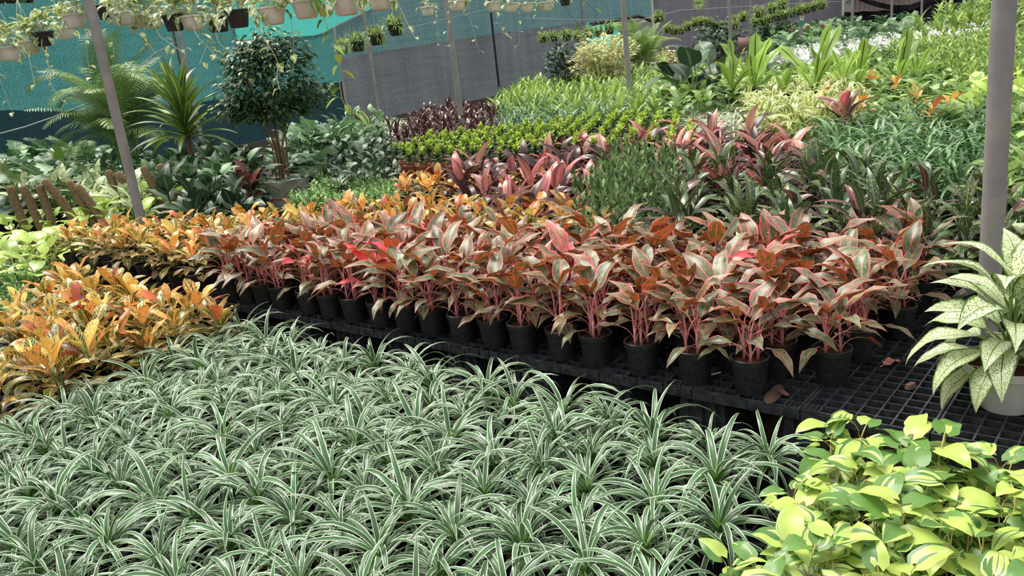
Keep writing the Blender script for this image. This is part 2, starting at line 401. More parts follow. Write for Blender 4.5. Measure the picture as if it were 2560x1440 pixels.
lib('cord', 'cord', MPK, 8, L=.34, Wd=.095, prof=prof_lance, e0=45, droop=75, fold=.22, wav=.08, pet=.06, pr=.005, pe=60, twist=25, ns=8, nu=2)
lib('dieff', 'dieff', MGS, 8, L=.31, Wd=.135, prof=prof_lance, e0=34, droop=75, fold=.22, wav=.10, pet=.14, pr=.007, pe=75, twist=25, ns=10, nu=3)
lib('brasil', 'brasil', MLS, 12, L=.12, Wd=.088, prof=prof_heart, e0=-2, droop=50, fold=.16, wav=.07, pet=.085, pr=.0022, pe=75, twist=35, ns=9, nu=3, heart=.28)
lib('pothos', 'pothos', MWS, 8, L=.095, Wd=.065, prof=prof_heart, e0=20, droop=60, fold=.3, wav=.12, pet=.10, pr=.002, pe=70, twist=40, ns=6, nu=2, heart=.22)
lib('vine', 'brasil', MLS, 6, L=.12, Wd=.10, prof=prof_heart, e0=-50, droop=25, fold=.2, wav=.08, pet=.05, pr=.002, pe=20, twist=20, ns=7, nu=3, heart=.28)
lib('pvine', 'pothos', MWS, 6, L=.075, Wd=.06, prof=prof_heart, e0=-40, droop=30, fold=.3, wav=.08, pet=.04, pr=.0015, pe=20, twist=40, ns=5, nu=2, heart=.22)
lib('neon', 'neon', MLS, 6, L=.24, Wd=.13, prof=prof_ovate, e0=25, droop=50, fold=.2, wav=.1, pet=.18, pr=.006, pe=75, twist=30, ns=7, nu=2, heart=.1)
lib('monst', 'monst', MGS, 6, L=.40, Wd=.32, prof=prof_lobed, e0=15, droop=55, fold=.12, wav=.1, pet=.35, pr=.008, pe=75, twist=25, ns=14, nu=2, heart=.2)
lib('calla', 'dieff', MGS, 6, L=.30, Wd=.12, prof=prof_ovate, e0=35, droop=60, fold=.2, wav=.1, pet=.12, pr=.006, pe=75, twist=25, ns=7, nu=2)
lib('corn', 'corn', MGS, 8, L=.70, Wd=.095, prof=prof_strap, e0=66, droop=45, fold=.3, wav=.05, twist=20, ns=9, nu=2)
lib('bird', 'bird', MGS, 6, L=.58, Wd=.14, prof=prof_paddle, e0=64, droop=26, fold=.12, wav=.32, twist=15, ns=14, nu=2)
lib('big', 'darkleaf', MGS, 5, L=.55, Wd=.36, prof=prof_ovate, e0=40, droop=70, fold=.15, wav=.1, pet=.5, pr=.012, pe=80, twist=20, ns=9, nu=2, heart=.1)
lib('broad', 'darkleaf', MDS, 6, L=.34, Wd=.15, prof=prof_lance, e0=35, droop=50, fold=.2, wav=.1, pet=.15, pr=.006, pe=75, twist=25, ns=7, nu=2)
lib('maroon', 'maroon', MDS, 5, L=.24, Wd=.13, prof=prof_ovate, e0=40, droop=40, fold=.2, wav=.05, pet=.12, pr=.006, pe=75, twist=25, ns=6, nu=2)
# leaves of the plants further off, joined per plant
far = dict(ns=4, nu=1, nt=3, prings=2)
lib('f_compact', 'compact', MDS, 3, L=.085, Wd=.026, prof=prof_lance, e0=35, droop=50, fold=.3, **far)
lib('f_lily', 'lily', MGS, 4, L=.34, Wd=.020, prof=prof_strap, e0=60, droop=110, fold=.3, **{**far, 'ns': 5})
lib('f_wspider', 'wspider', MGS, 4, L=.34, Wd=.026, prof=prof_strap, e0=65, droop=140, fold=.3, **{**far, 'ns': 6})
lib('f_drac', 'drac', MGS, 4, L=.36, Wd=.075, prof=prof_lance, e0=55, droop=60, fold=.2, **far)
lib('f_cord', 'cord', MDS, 4, L=.36, Wd=.06, prof=prof_lance, e0=50, droop=80, fold=.2, **far)
lib('f_song', 'song', MGS, 4, L=.28, Wd=.064, prof=prof_strap, e0=50, droop=110, fold=.2, **{**far, 'ns': 6})
lib('f_mix', 'mix', MGS, 4, L=.20, Wd=.10, prof=prof_ovate, e0=25, droop=50, fold=.2, pet=.16, pr=.005, pe=75, **far)
lib('f_lobed', 'monst', MGS, 4, L=.22, Wd=.16, prof=prof_lobed, e0=20, droop=50, fold=.15, pet=.2, pr=.005, pe=75, **{**far, 'ns': 8})
lib('f_xan', 'mix', MGS, 4, L=.24, Wd=.15, prof=prof_lobed, e0=30, droop=60, fold=.2, pet=.16, pr=.005, pe=75, **{**far, 'ns': 8})
lib('f_bright', 'bright', MGS, 4, L=.16, Wd=.05, prof=prof_lance, e0=40, droop=60, fold=.2, pet=.05, pr=.003, pe=75, **far)
lib('f_white', 'white', MGS, 4, L=.15, Wd=.075, prof=prof_ovate, e0=35, droop=40, fold=.2, pet=.08, pr=.003, pe=75, **far)
lib('f_ixora', 'ixora', MBS, 3, L=.065, Wd=.026, prof=prof_lance, e0=30, droop=30, fold=.2, **{**far, 'ns': 3})
lib('f_tree', 'tree', MBS, 3, L=.10, Wd=.045, prof=prof_ovate, e0=0, droop=45, fold=.2, **{**far, 'ns': 3})
lib('f_cream', 'cream', MBS, 3, L=.10, Wd=.05, prof=prof_ovate, e0=10, droop=40, fold=.2, **{**far, 'ns': 3})
lib('f_dark', 'darkleaf', MBS, 3, L=.12, Wd=.06, prof=prof_ovate, e0=10, droop=40, fold=.2, **{**far, 'ns': 3})
lib('f_fern', 'fernl', MGS, 3, L=.12, Wd=.016, prof=prof_lance, e0=50, droop=80, fold=.2, **far)
lib('f_wild', 'wild', MGS, 3, L=.09, Wd=.03, prof=prof_lance, e0=30, droop=50, fold=.2, **far)
lib('f_neon', 'neon', MGS, 3, L=.22, Wd=.13, prof=prof_ovate, e0=25, droop=50, fold=.2, pet=.12, pr=.005, pe=75, **far)

def joined(key, items, name):
    """items: (leaf index, matrix, tone) -> one foliage mesh with a random number and a tone per leaf"""
    VV = []; FF = []; UU = []; MM = []; lr = []; tp = []; o = 0; rg = random.Random(len(items))
    for (i, M, t) in items:
        V, Fc, UV, MI = LIB[key][i]; A_ = np.array(M)
        VV.append(V @ A_[:3, :3].T + A_[:3, 3]); FF += [tuple(k + o for k in f) for f in Fc]; UU += UV; MM += MI
        n = len(V); lr += [rg.random()] * n; tp += [t] * n; o += n
    return mk(name, np.concatenate(VV), FF, list(LIB[key + '#m']), MM, UU, True, {'lr': lr, 'tp': tp})

# ------------------------------------------------------------------ pots
def pot_mesh(name, rt, rb, h, mat, n=24, lip=.007, liph=.022, rib=0.):
    m = MB(); t = .003
    m.lathe([(0, .001), (rb, 0), (rb + .002, h * .1), (rt - lip * .9, h - liph), (rt - .001, h - liph + .002), (rt, h), (rt - .003, h + .002), (rt - .009, h), (rt - .011, h - .03), (rb - t, .012), (0, .012)], n, 0, rib)
    return auto_smooth(m.mesh(name, mat), 35)
def soil_mesh(name, r):
    V = [(0, 0, .004)]; Fc = []; rg = random.Random(3); n = 18
    for j, q in enumerate((.35, .7, 1.)):
        for k in range(n): V.append((r * q * math.cos(2 * PI * k / n), r * q * math.sin(2 * PI * k / n), rg.uniform(-.003, .004)))
    for k in range(n):
        Fc.append((0, 1 + k, 1 + (k + 1) % n))
        for j in range(2): Fc.append((1 + j * n + k, 1 + (j + 1) * n + k, 1 + (j + 1) * n + (k + 1) % n, 1 + j * n + (k + 1) % n))
    return mk(name, V, Fc, [MSO])
POT = {'black': (pot_mesh('black_pot', .075, .056, .14, MP), soil_mesh('soil_disc', .066), .14),
       'wide': (pot_mesh('wide_black_pot', .10, .075, .15, MP), soil_mesh('soil_disc_wide', .09), .15),
       'tc': (pot_mesh('terracotta_pot', .085, .062, .14, MTC), soil_mesh('soil_disc_tc', .075), .14)}

def vase(n, nst, h0, h1, t0, t1, s0=1., s1=.8, spread=.02, tone=(0, .5), tj=8, seed=0, zj=.01, key=None, order=137.5):
    """leaf placements of one plant: list of (position, rotation, scale, tone, leaf index)"""
    rg = random.Random(seed); out = []
    st = [(0, 0)] if nst == 1 else [(spread * math.cos(k * 2 * PI / nst + rg.random()), spread * math.sin(k * 2 * PI / nst + rg.random())) for k in range(nst)]
    for s, (sx, sy) in enumerate(st):
        m = n // nst; off = rg.random() * 360; hs = rg.uniform(.85, 1.12)
        for k in range(m):
            f = k / max(1, m - 1)
            az = math.radians(off + k * order + rg.uniform(-14, 14))
            tl = math.radians(t0 + (t1 - t0) * f + rg.uniform(-tj, tj))
            h = (h0 + (h1 - h0) * f + rg.uniform(-zj, zj)) * hs
            out.append(((sx - math.sin(az) * .003, sy + math.cos(az) * .003, max(0, h)), (tl, rg.uniform(-.2, .2), az), (s0 + (s1 - s0) * f) * rg.uniform(.85, 1.15),
                        min(1, max(0, tone[0] + (tone[1] - tone[0]) * f + rg.uniform(-.22, .22))), rg.randrange(len(LIB[key]))))
    return out, st
STEMC = {}
def stem_mesh(h, r, mat, key):
    k = (round(h, 2), r, key)
    if k not in STEMC:
        m = MB(); m.tube([(0, 0, -.01), (.004, 0, h * .5), (0, .003, h)], [r, r * .85, r * .6], 6); STEMC[k] = m.mesh(key, mat)
    return STEMC[k]
def stand(label, cat, group, loc, key, name='potted_plant', pot='black', sc=1., rz=0., stem=None, leafname='leaf', **kw):
    """a plant in its pot: every leaf its own object"""
    t = thing(name, label, cat, group, loc, rz)
    z = 0.
    if pot:
        pm, sm, ph = POT[pot]; ob('pot', pm, t); ob('soil', sm, t, (0, 0, ph - .02)); z = ph - .018
    pl, st = vase(key=key, **kw)
    if stem:
        h = kw['h1'] * sc
        for (sx, sy) in st: ob('stem', stem_mesh(max(.03, h), stem[0], stem[1], 'stem'), t, (sx, sy, z))
    lm = LIBM[key]
    for (p, r, s, tone, i) in pl: ob(leafname, lm[i], t, (p[0], p[1], z + p[2] * sc), r, s * sc, tone)
    return t
FOL = {}
SPEC = {}
INDIV = {'song', 'wspider', 'drac', 'mix', 'xan', 'neonf', 'mixd', 'cordfar'}
def foliage(fk, key, nvar, **kw):
    SPEC[fk] = (key, kw)
    if fk in INDIV: return
    """several joined foliage meshes for a species"""
    L = []
    for q in range(nvar):
        kk = dict(kw); kk['seed'] = q * 101 + 5
        pl, _ = vase(key=key, **kk)
        L.append(joined(key, [(i, Matrix.LocRotScale(Vector(p), Euler(r), Vector((s, s, s))), t) for (p, r, s, t, i) in pl], fk))
    FOL[fk] = L
def farplant(label, cat, group, loc, fk, name, pot='black', sc=1., rz=0., i=0):
    t = thing(name, label, cat, group, loc, rz); z = 0
    if pot:
        pm, sm, ph = POT[pot]; ob('pot', pm, t); z = ph - .018
    if fk in INDIV:
        key, kw = SPEC[fk]; pl, _ = vase(key=key, **{**kw, 'seed': NOBJ[0]})
        for (p, r, s, tn, i_) in pl: ob('leaf', LIBM[key][i_], t, (p[0] * sc, p[1] * sc, z + p[2] * sc), r, s * sc, tn)
        return t
    o = ob('foliage', FOL[fk][i % len(FOL[fk])], t, (0, 0, z), None, sc, 0.); o['kind'] = 'stuff'
    return t

# zones: bench grids
def zone(poly, zref, sa, sb, jit=.02, seed=1, zoff=0, stagger=.5, amin=-99, amax=99, bmin=-99, bmax=99):
    rg = random.Random(seed); pts = [toab(at(x, y, zref)) for x, y in poly]
    a0, a1 = min(p[0] for p in pts), max(p[0] for p in pts); b0, b1 = min(p[1] for p in pts), max(p[1] for p in pts)
    rows = []; i0, i1 = math.floor(b0 / sb), math.ceil(b1 / sb)
    for i in range(i0, i1 + 1):
        row = []
        for j in range(math.floor(a0 / sa) - 1, math.ceil(a1 / sa) + 1):
            a = (j + (stagger if i % 2 else 0)) * sa + rg.uniform(-jit, jit); b = i * sb + rg.uniform(-jit, jit)
            if not (amin <= a <= amax and bmin <= b <= bmax): continue
            p = ab(a, b)
            if (p.x - WX) * DY - (p.y - WY) * DX < .7: continue
            q = proj(p.x, p.y, zref)
            if inpoly(q, poly) and not (630 < q[0] < 790 and 385 < q[1] < 475): row.append((a, b))
        if row: rows.append(row)
    return rows

# ================================================================== structure
g = MB(); rg = random.Random(4); N = 60
VV = []
for j in range(N + 1):
    for i in range(N + 1):
        x = -30 + 90 * (i / N); y = -3 + 85 * (j / N) ** 1.6; VV.append((x, y, rg.uniform(-.012, .006)))
g.add(VV, [(j * (N + 1) + i, j * (N + 1) + i + 1, (j + 1) * (N + 1) + i + 1, (j + 1) * (N + 1) + i) for j in range(N) for i in range(N)])
tag(ob('ground', g.mesh('ground', MGR)), 'bare dark soil floor of the nursery between benches', 'ground', kind='structure')

# shade net wall: runs along the back, parallel to the bench depth
WX, WY, DX, DY = -3.3, 24.7, .62, .785
def wallT(px, py):
    d = ray(px, py); # solve cam + s*d = W + t*D
    den = d[0] * DY - d[1] * DX; s = (WX * DY - WY * DX) / den
    x, y = d[0] * s, d[1] * s; return ((x - WX) * DX + (y - WY) * DY, CH + d[2] * s)
def netmat(name, c0, c1, tc, tr, gain=1.):
    m = MT(name); tcn = m.n('TexCoord'); sp = m.n('SeparateXYZ', {0: tcn.outputs['Object']})
    h = m.ma('ADD', m.ma('MULTIPLY', sp.outputs[0], DX), m.ma('MULTIPLY', sp.outputs[1], DY)); z = sp.outputs[2]
    fine = m.noise(m.vec(m.ma('MULTIPLY', h, 20.), m.ma('MULTIPLY', z, 60.), 0.), 1., 2., .8)
    band = m.noise(m.vec(m.ma('MULTIPLY', h, .7), m.ma('MULTIPLY', z, 9.), 3.), 1., 3., .6)
    fold = m.noise(m.vec(m.ma('MULTIPLY', h, 3.), m.ma('MULTIPLY', z, .25), 7.), 1., 2.)
    k = m.ma('ADD', m.ma('MULTIPLY', m.ss(fine, .35, .65), .5), m.ma('ADD', m.ma('MULTIPLY', band, .35), m.ma('MULTIPLY', fold, .3)))
    col = m.mix(m.ss(k, .3, .85), c0, c1)
    return m.surf(col, .75, .2, tr, tcol=tc, bump=fine, bs=.1, bd=.01)
N_T = netmat('teal_net', (.03, .12, .13), (.22, .54, .52), (.05, .22, .22), .45)
N_TB = netmat('backlit_teal_net', (.06, .34, .32), (.18, .62, .56), (.10, .62, .55), .6)  # single net layer, backlight glow put into its brighter colour
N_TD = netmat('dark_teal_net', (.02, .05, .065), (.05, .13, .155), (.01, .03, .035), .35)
N_G = netmat('grey_net', (.13, .145, .17), (.42, .47, .50), (.05, .06, .07), .25)
N_GV = netmat('violet_grey_net', (.17, .165, .20), (.38, .37, .43), (.06, .06, .07), .25)
N_B = netmat('blue_grey_net', (.09, .18, .21), (.42, .60, .63), (.05, .14, .15), .4)
wall = thing('wall_back', 'shade net wall of teal and grey netting hung on posts', 'wall'); wall['kind'] = 'structure'
def netstrip(name, t0, t1, zb, zt, mat, off=0., seed=0):
    """zb, zt: functions of t"""
    rg = random.Random(seed); n = max(8, int((t1 - t0) * 2)); V = []; Fc = []; q = 8; ph = rg.random() * 9
    for i in range(n + 1):
        t = t0 + (t1 - t0) * i / n
        for j in range(q + 1):
            z = zb(t) + (zt(t) - zb(t)) * j / q
            o = off + .05 * math.sin(t * 1.7 + ph) * math.sin(z * 1.3 + 1) + .02 * math.sin(t * 5 + z * 3 + ph)
            V.append((WX + t * DX + o * DY, WY + t * DY - o * DX, z))
    for i in range(n):
        for j in range(q): Fc.append((i * (q + 1) + j, (i + 1) * (q + 1) + j, (i + 1) * (q + 1) + j + 1, i * (q + 1) + j + 1))
    return ob(name, mk(name, V, Fc, [mat]), wall)
def lin(pts):
    pts = sorted(pts)
    def f(t):
        if t <= pts[0][0]: return pts[0][1]
        for (a, x), (b, y) in zip(pts, pts[1:]):
            if t <= b: return x + (y - x) * (t - a) / (b - a)
        return pts[-1][1]
    return f
tA = wallT(848, 150)[0]
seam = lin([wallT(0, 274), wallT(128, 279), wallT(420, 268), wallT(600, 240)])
top1 = lin([wallT(-200, 30), wallT(5, 2), wallT(90, 9), wallT(240, 30), wallT(400, 30)])
brt = lin([wallT(600, 100), wallT(800, 88), wallT(855, 58), wallT(975, 0), wallT(1100, -60)])
L2 = lin([wallT(850, 145), wallT(1230, 85), wallT(1450, 58), wallT(1640, 40)])
Z0 = lambda t: 0.
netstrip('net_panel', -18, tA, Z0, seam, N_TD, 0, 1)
netstrip('net_panel', -18, -4.2, seam, lambda t: 3.45 if t < -8.6 else min(6, 3.45 + (t + 8.6) * 3), N_T, 0, 2)
netstrip('net_panel', -4.2, tA, seam, brt, N_T, 0, 2)
netstrip('net_panel', -4.3, 3.2, brt, lambda t: brt(t) + 3.5, N_TB, -.06, 3)
tD0, tD1 = wallT(1466, 80)[0], wallT(1634, 80)[0]
netstrip('net_panel', tA, tD0, Z0, L2, N_G, .05, 4)
netstrip('net_panel', tA, 3.2, L2, brt, N_B, 0, 5)
netstrip('net_panel', 3.2, tD1 + .5, L2, lambda t: 7., N_B, 0, 5)
netstrip('net_panel', tD1, wallT(2104, 40)[0], Z0, lambda t: 7., N_GV, .05, 6)
netstrip('net_panel', tD0 - 2, tD1 + 4, Z0, lambda t: 3.2, N_TB, -4, 7)
# rolled dark edge above the doorway
m = MB(); P = []
for (x, y) in [(1470, 62), (1490, 58), (1510, 56), (1530, 52), (1552, 48), (1575, 44), (1590, 41), (1605, 46), (1620, 52), (1634, 56)]:
    t, z = wallT(x, y); P.append((WX + t * DX + .1 * DY, WY + t * DY - .1 * DX, z))
m.tube(P, .07, 8); ob('rolled_net_edge', m.mesh('rolled_net_edge', MDW), wall)
# shed wall at the far end
SX, SY = WX + wallT(2104, 40)[0] * DX, WY + wallT(2104, 40)[0] * DY
shed = thing('wall_far', 'far wall of corrugated sheet behind sagging black shade cloth', 'wall'); shed['kind'] = 'structure'
MCO = simple('corrugated_sheet', (.40, .35, .34), .6, .3, .5, 1.2, col2=(.60, .44, .42))
MTA = simple('black_shade_cloth', (.012, .011, .013), .8, .1, 2., 2.5, .4, .05)
MTL = simple('torn_shade_cloth', (.05, .042, .042), .8, .1, .8, 3., .4, .05, col2=(.16, .12, .12))
def shedpt(s, z, off=0): return (SX + s * AX - off * BX, SY + s * AY - off * BY, z)
V = []; n = 140
for i in range(n + 1):
    s = .4 + 22 * i / n; o = .06 * (i % 2)
    for z in (0, 6.): V.append(shedpt(s, z, o - .8))
ob('corrugated_panel', mk('corrugated_panel', V, [(2 * i, 2 * i + 2, 2 * i + 3, 2 * i + 1) for i in range(n)], [MCO], smooth=False), shed)
def cloth(name, top, bot, mat, off, sd):
    V = []; n = 50; q = 8
    for i in range(n + 1):
        s = .2 + 22 * i / n
        for j in range(q + 1):
            z = bot(s) + (top(s) - bot(s)) * j / q; V.append(shedpt(s, z, off + .15 * math.sin(s * 2.3 + sd + z * 1.5) + .06 * math.sin(s * 7 + z * 4)))
    ob(name, mk(name, V, [(i * (q + 1) + j, (i + 1) * (q + 1) + j, (i + 1) * (q + 1) + j + 1, i * (q + 1) + j + 1) for i in range(n) for j in range(q)], [mat]), shed)
_top = lin([(0, 1.15), (3.4, .95), (5, 1.0), (6.2, 1.35), (8, 1.65), (12, 2.2), (22, 2.5)]); _dr = lin([(.2, 2.6), (1.3, 1.95), (2.4, 1.4), (3.4, 1.05), (4.6, .95), (6, 1.35), (8, 1.75), (12, 2.3), (22, 2.6)])
cloth('shade_cloth', lambda s: _top(s) + .04 * math.sin(s * 5), lambda s: 0., MTA, .3, 1)
cloth('draped_cloth', lambda s: _dr(s) + .22, lambda s: _dr(s) - .12, MTA, .6, 2)
cloth('torn_cloth', lambda s: 5.8, lambda s: (1.5 + .3 * math.sin(s * 1.8 + 2)) if s > 6.5 else 2.3, MTL, .1, 3)

# ------------------------------------------------------------------ posts
def post(px, py, Z, r, label, name='support_post', mat=None, h=4.2, tilt=(0, 0)):
    p = atd(px, py, Z); m = MB(); m.tube([(0, 0, 0), (tilt[0] * .5, tilt[1] * .5, h / 2), (tilt[0], tilt[1], h)], r, 14)
    me = auto_smooth(m.mesh(name, mat or MPO), 50)
    t = tag(ob(name, me, None, (p.x, p.y, 0)), label, 'post')
    return t
bp = post(300, 330, 7.5, .044, 'thick grey steel post rising out of the orange crotons')
post(2490, 400, 3.3, .043, 'thick grey steel post behind the white speckled plant, nearest the camera')
post(1141, 200, 12.4, .043, 'grey steel post rising out of the red cordylines by terracotta pots')
post(1568, 150, 13.6, .044, 'grey steel post in front of the cream bush and doorway')
post(927, 150, 20, .045, 'grey steel post against the net beside three hanging fern pots')
post(460, 140, 17, .045, 'grey steel post against the teal net behind the yellow dracaena')
post(444, 130, 16, .022, 'thin brown rod beside the steel post on the teal net', mat=simple('brown_paint', (.13, .07, .06), .6), h=2.6)
post(1238, 130, 26, .035, 'thin navy blue pole against the grey net', mat=simple('navy_paint', (.012, .018, .045), .45))
post(1634, 80, 33, .06, 'white post at the right jamb of the net doorway', mat=simple('pale_paint', (.6, .6, .58), .5))
post(1462, 90, 31, .055, 'pale post at the left jamb of the net doorway')
post(1825, 70, 22, .042, 'grey post left of the brown sign board')
post(2004, 80, 22, .042, 'grey post carrying a small orange, white and green flag')
post(2131, 60, 27, .044, 'grey post in front of the corrugated far wall, nearest the corner')
post(2229, 50, 30, .044, 'second grey post from the corner of the far wall')
post(2304, 40, 33, .044, 'third grey post from the corner of the far wall')
post(2364, 20, 37, .044, 'fourth grey post from the corner of the far wall')
post(2412, 15, 42, .044, 'fifth grey post from the corner of the far wall')
post(2452, 8, 47, .044, 'sixth grey post from the corner of the far wall')
post(1877, 40, 30, .03, 'thin post against the grey net behind the sign')
post(1770, 40, 34, .03, 'thin pale pole on the grey net above the big dark leaves')
post(1969, 50, 38, .035, 'thin grey post where the net wall nears its corner')
post(2107, 30, 52, .08, 'white corner post between the net and the corrugated wall', mat=simple('white_paint', (.7, .7, .7), .5), h=5.5)
# small flag tied to a post
p = atd(2008, 32, 21.8); m = MB()
for k in range(3): m.box((0, 0, -.13 * k), (.10, .012, .128), 0, k)
fl = m.mesh('flag', [simple('flag_orange', (.75, .2, .06)), simple('flag_white', (.8, .8, .8)), simple('flag_green', (.05, .35, .18))], False)
tag(ob('flag', fl, None, p, (0, .25, 0)), 'small orange, white and green flag hanging on a grey post', 'flag')
# sign board on a stake
p = atd(1865, 110, 19.5); t = thing('sign_board', 'blank brown board on a thin stake among the plants', 'sign', None, (p.x, p.y, 0))
m = MB(); m.box((0, 0, 0), (.38, .02, .28)); ob('board', m.mesh('sign', simple('brown_board', (.20, .12, .095), .7)), t, (0, 0, p.z), (-.25, .12, .15))
m = MB(); m.tube([(0, 0, 0), (0, 0, p.z - .05)], .012, 6); ob('stake', m.mesh('stake', MPO), t)

# wires across
def wire(pts, r, label, mat=MWI):
    P = [atd(*q) for q in pts]; m = MB(); o = P[0]; m.tube([p - o for p in P], r, 5); tag(ob('wire', m.mesh('wire', mat), None, o), label, 'wire')
wire([(1310, 46, 26), (1450, 50, 27), (1600, 50, 28), (1700, 26, 28), (2000, 8, 30), (2100, 4, 31)], .012, 'pale wire strung along the grey net from which fern pots hang')
wire([(0, 334, 15), (60, 318, 15.5), (130, 294, 16), (220, 258, 16.6), (390, 133, 17.4), (440, 104, 17.8)], .014, 'frayed white rope slanting across the teal net behind the palm')
wire([(850, 100, 20), (1000, 75, 21), (1230, 20, 24)], .008, 'thin wire sagging along the top of the grey net')

# ------------------------------------------------------------------ trays and their supports
def tray_meshes():
    m = MB(); wa, wb, h = .425, .595, .028
    for i in range(1, 7): m.box((-wa / 2 + i * wa / 7, 0, -h / 2), (.006, wb, h))
    for j in range(1, 10): m.box((0, -wb / 2 + j * wb / 10, -h / 2 - .001), (wa, .006, h))
    for sx in (-1, 1):
        for sy in (-1, 1):
            for q in (.35, .68):
                m.box((sx * (wa / 2 - q * wa / 7 - .004), sy * (wb / 2 - .025), -h / 2), (.003, .05, h)); m.box((sx * (wa / 2 - .025), sy * (wb / 2 - q * wb / 10 - .003), -h / 2), (.05, .003, h))
    grid = m.mesh('tray_grid', MTR, False)
    m = MB()
    for s in (-1, 1):
        m.box((0, s * (wb / 2 - .004), -.021), (wa, .008, .042)); m.box((s * (wa / 2 - .004), 0, -.021), (.008, wb - .017, .042))
        for q in (-.14, 0, .14): m.box((q, s * (wb / 2 + .001), -.024), (.03, .006, .03))
    return grid, m.mesh('tray_rim', MTR, False)
TG, TRM = tray_meshes()
rg = random.Random(8)
def tray(a, b, z, label, group):
    p = ab(a, b, z); t = thing('bench_tray', label, 'tray', group, p, ANG)
    ob('tray_grid', TG, t); ob('tray_rim', TRM, t); return t
m = MB(); m.box((0, 0, .1285), (.235, .2, .257), 0, 0, .78)
for k in (-1, 0, 1):
    for sy in (-1, 1): m.box((k * .06, sy * .098, .12), (.02, .012, .23), 0, 0, .8)
m.box((0, 0, .008), (.25, .215, .016)); SUP = m.mesh('support_block', MTR, False)
m = MB(); m.box((0, 0, .03), (.16, .16, .055), 0, 0, .9); SUPL = m.mesh('low_foot', MTR, False)
def bench(name, a0, na, b0, nb, z, desc, endph, amax=99):
    for i in range(na):
        for j in range(nb):
            a, b = a0 + .215 + i * .43, b0 + .30 + j * .60
            tray(a, b, z, f'black bench tray {desc}, {nth(j + 1)} row, {nth(i + 1)} {endph}', f'trays {desc}')
            if z > .2 and j < 2 and i % 1 == 0:
                p = ab(a0 + i * .43 + .02, b0 + .13 + j * .6, .0)
                tag(ob('support_block', SUP, None, p, (0, 0, ANG)), f'black block {desc}, {nth(j + 1)} row, {nth(i + 1)} {endph}', 'support', f'blocks {desc}')
            elif z < .2 and (i + j) % 2 == 0:
                p = ab(a, b, .0); tag(ob('tray_foot', SUPL, None, p, (0, 0, ANG)), f'low foot {desc}, {nth(j + 1)} row, {nth(i + 1)} {endph}', 'support', f'feet {desc}')
ZB = .30; ZL = .10
bench('a', -2.52 - .0, 12, -.085, 3, ZB, 'under the pink-edged plants', 'from the croton end')
bench('b', -1.75, 8, -2.75, 4, ZL, 'under the striped spider plants', 'from the croton end')
bench('c', 1.75, 4, -1.55, 2, ZL, 'under the lime philodendrons', 'from the spider plants')
bench('d', -4.1, 5, -1.60, 2, ZL, 'under the front crotons', 'from the left')
bench('e', -4.75, 5, -.02, 3, ZB, 'under the orange crotons', 'from the moss poles')

# ================================================================== plants
# pink-edged aglaonemas on the middle bench
bmax = lin([(-2.5, .42), (-1.5, .72), (-.4, .95), (.5, 1.0), (1.3, 1.2), (1.6, 1.42)])
F0 = [-2.34, -2.16, -1.99, -1.82, -1.55, -1.36, -1.16, -.94, -.74, -.56, -.35, -.15, .03, .25, .43, .66, .90, 1.13]
rows = [[(a, 0.) for a in F0]]
rg = random.Random(5)
for i in range(1, 8):
    b = .19 * i; row = []; a = -2.46 + (.10 if i % 2 else 0)
    while a < 1.52:
        if b <= bmax(a) and not (i == 1 and a > 1.05): row.append((a + rg.uniform(-.02, .02), b + rg.uniform(-.015, .015)))
        a += .195
    if row: rows.append(row)
rows[1] += [(1.16, .20), (1.37, .20)]; rows[2] = [q for q in rows[2] if q[0] < 1.2] + [(1.38, .45)]
k = 0
for i, row in enumerate(rows):
    for j, (a, b) in enumerate(row):
        rp = random.Random(i * 50 + j); hot = rp.random()
        hot = .25 if hot > .05 else .6
        if (a, b) in ((-1.55, 0.), (-.94, 0.)): hot = .75
        stand(f'pink-edged aglaonema in black pot, {nth(i + 1)} row back, {nth(j + 1)} from the crotons', 'plant', 'aglaonemas on the middle bench',
              ab(a, b, ZB), 'agl', 'aglaonema', 'black', rp.uniform(.84, 1.02), rp.uniform(0, 6), (.0065, MPK),
              n=rp.choice((15, 18, 21)), nst=3, h0=.015, h1=.085, t0=-30, t1=24, s0=.72, s1=1.05, spread=.028, tone=(hot - .25, hot + .3), seed=i * 77 + j)
# striped spider plants on the low bench
rg = random.Random(11); gaps = [(1257, 1050), (960, 1290), (1060, 1330)]
i = 0; b = -.42
while b > -2.45:
    j = 0; a = -1.62 + (.11 if i % 2 else 0); col = 0
    while a < 1.42:
        aa, bb = a + rg.uniform(-.03, .03), b + rg.uniform(-.03, .03); p = ab(aa, bb); q = proj(p.x, p.y, .3)
        ok = -120 < q[0] < 2000 and q[1] < 1640 and not any((q[0] - x) ** 2 + (q[1] - y) ** 2 < 55 ** 2 for x, y in gaps) and not (aa < -1.25 and bb < -.9 and q[1] < 1010 and q[0] < 230 and False)
        if ok:
            col += 1
            stand(f'white-edged spider plant, {nth(i + 1)} row from the tall bench, {nth(col)} from the crotons', 'plant', 'spider plants on the low bench',
                  ab(aa, bb, ZL), 'spider', 'spider_plant', 'black', rg.uniform(.72, .98), rg.uniform(0, 6), None, 'leaf',
                  n=rg.choice((42, 46, 50)), nst=1, h0=.0, h1=.05, t0=-42, t1=20, s0=.9, s1=1.02, tone=(0, .3), tj=14, seed=i * 91 + j)
        a += .215; j += 1
    b -= .205; i += 1
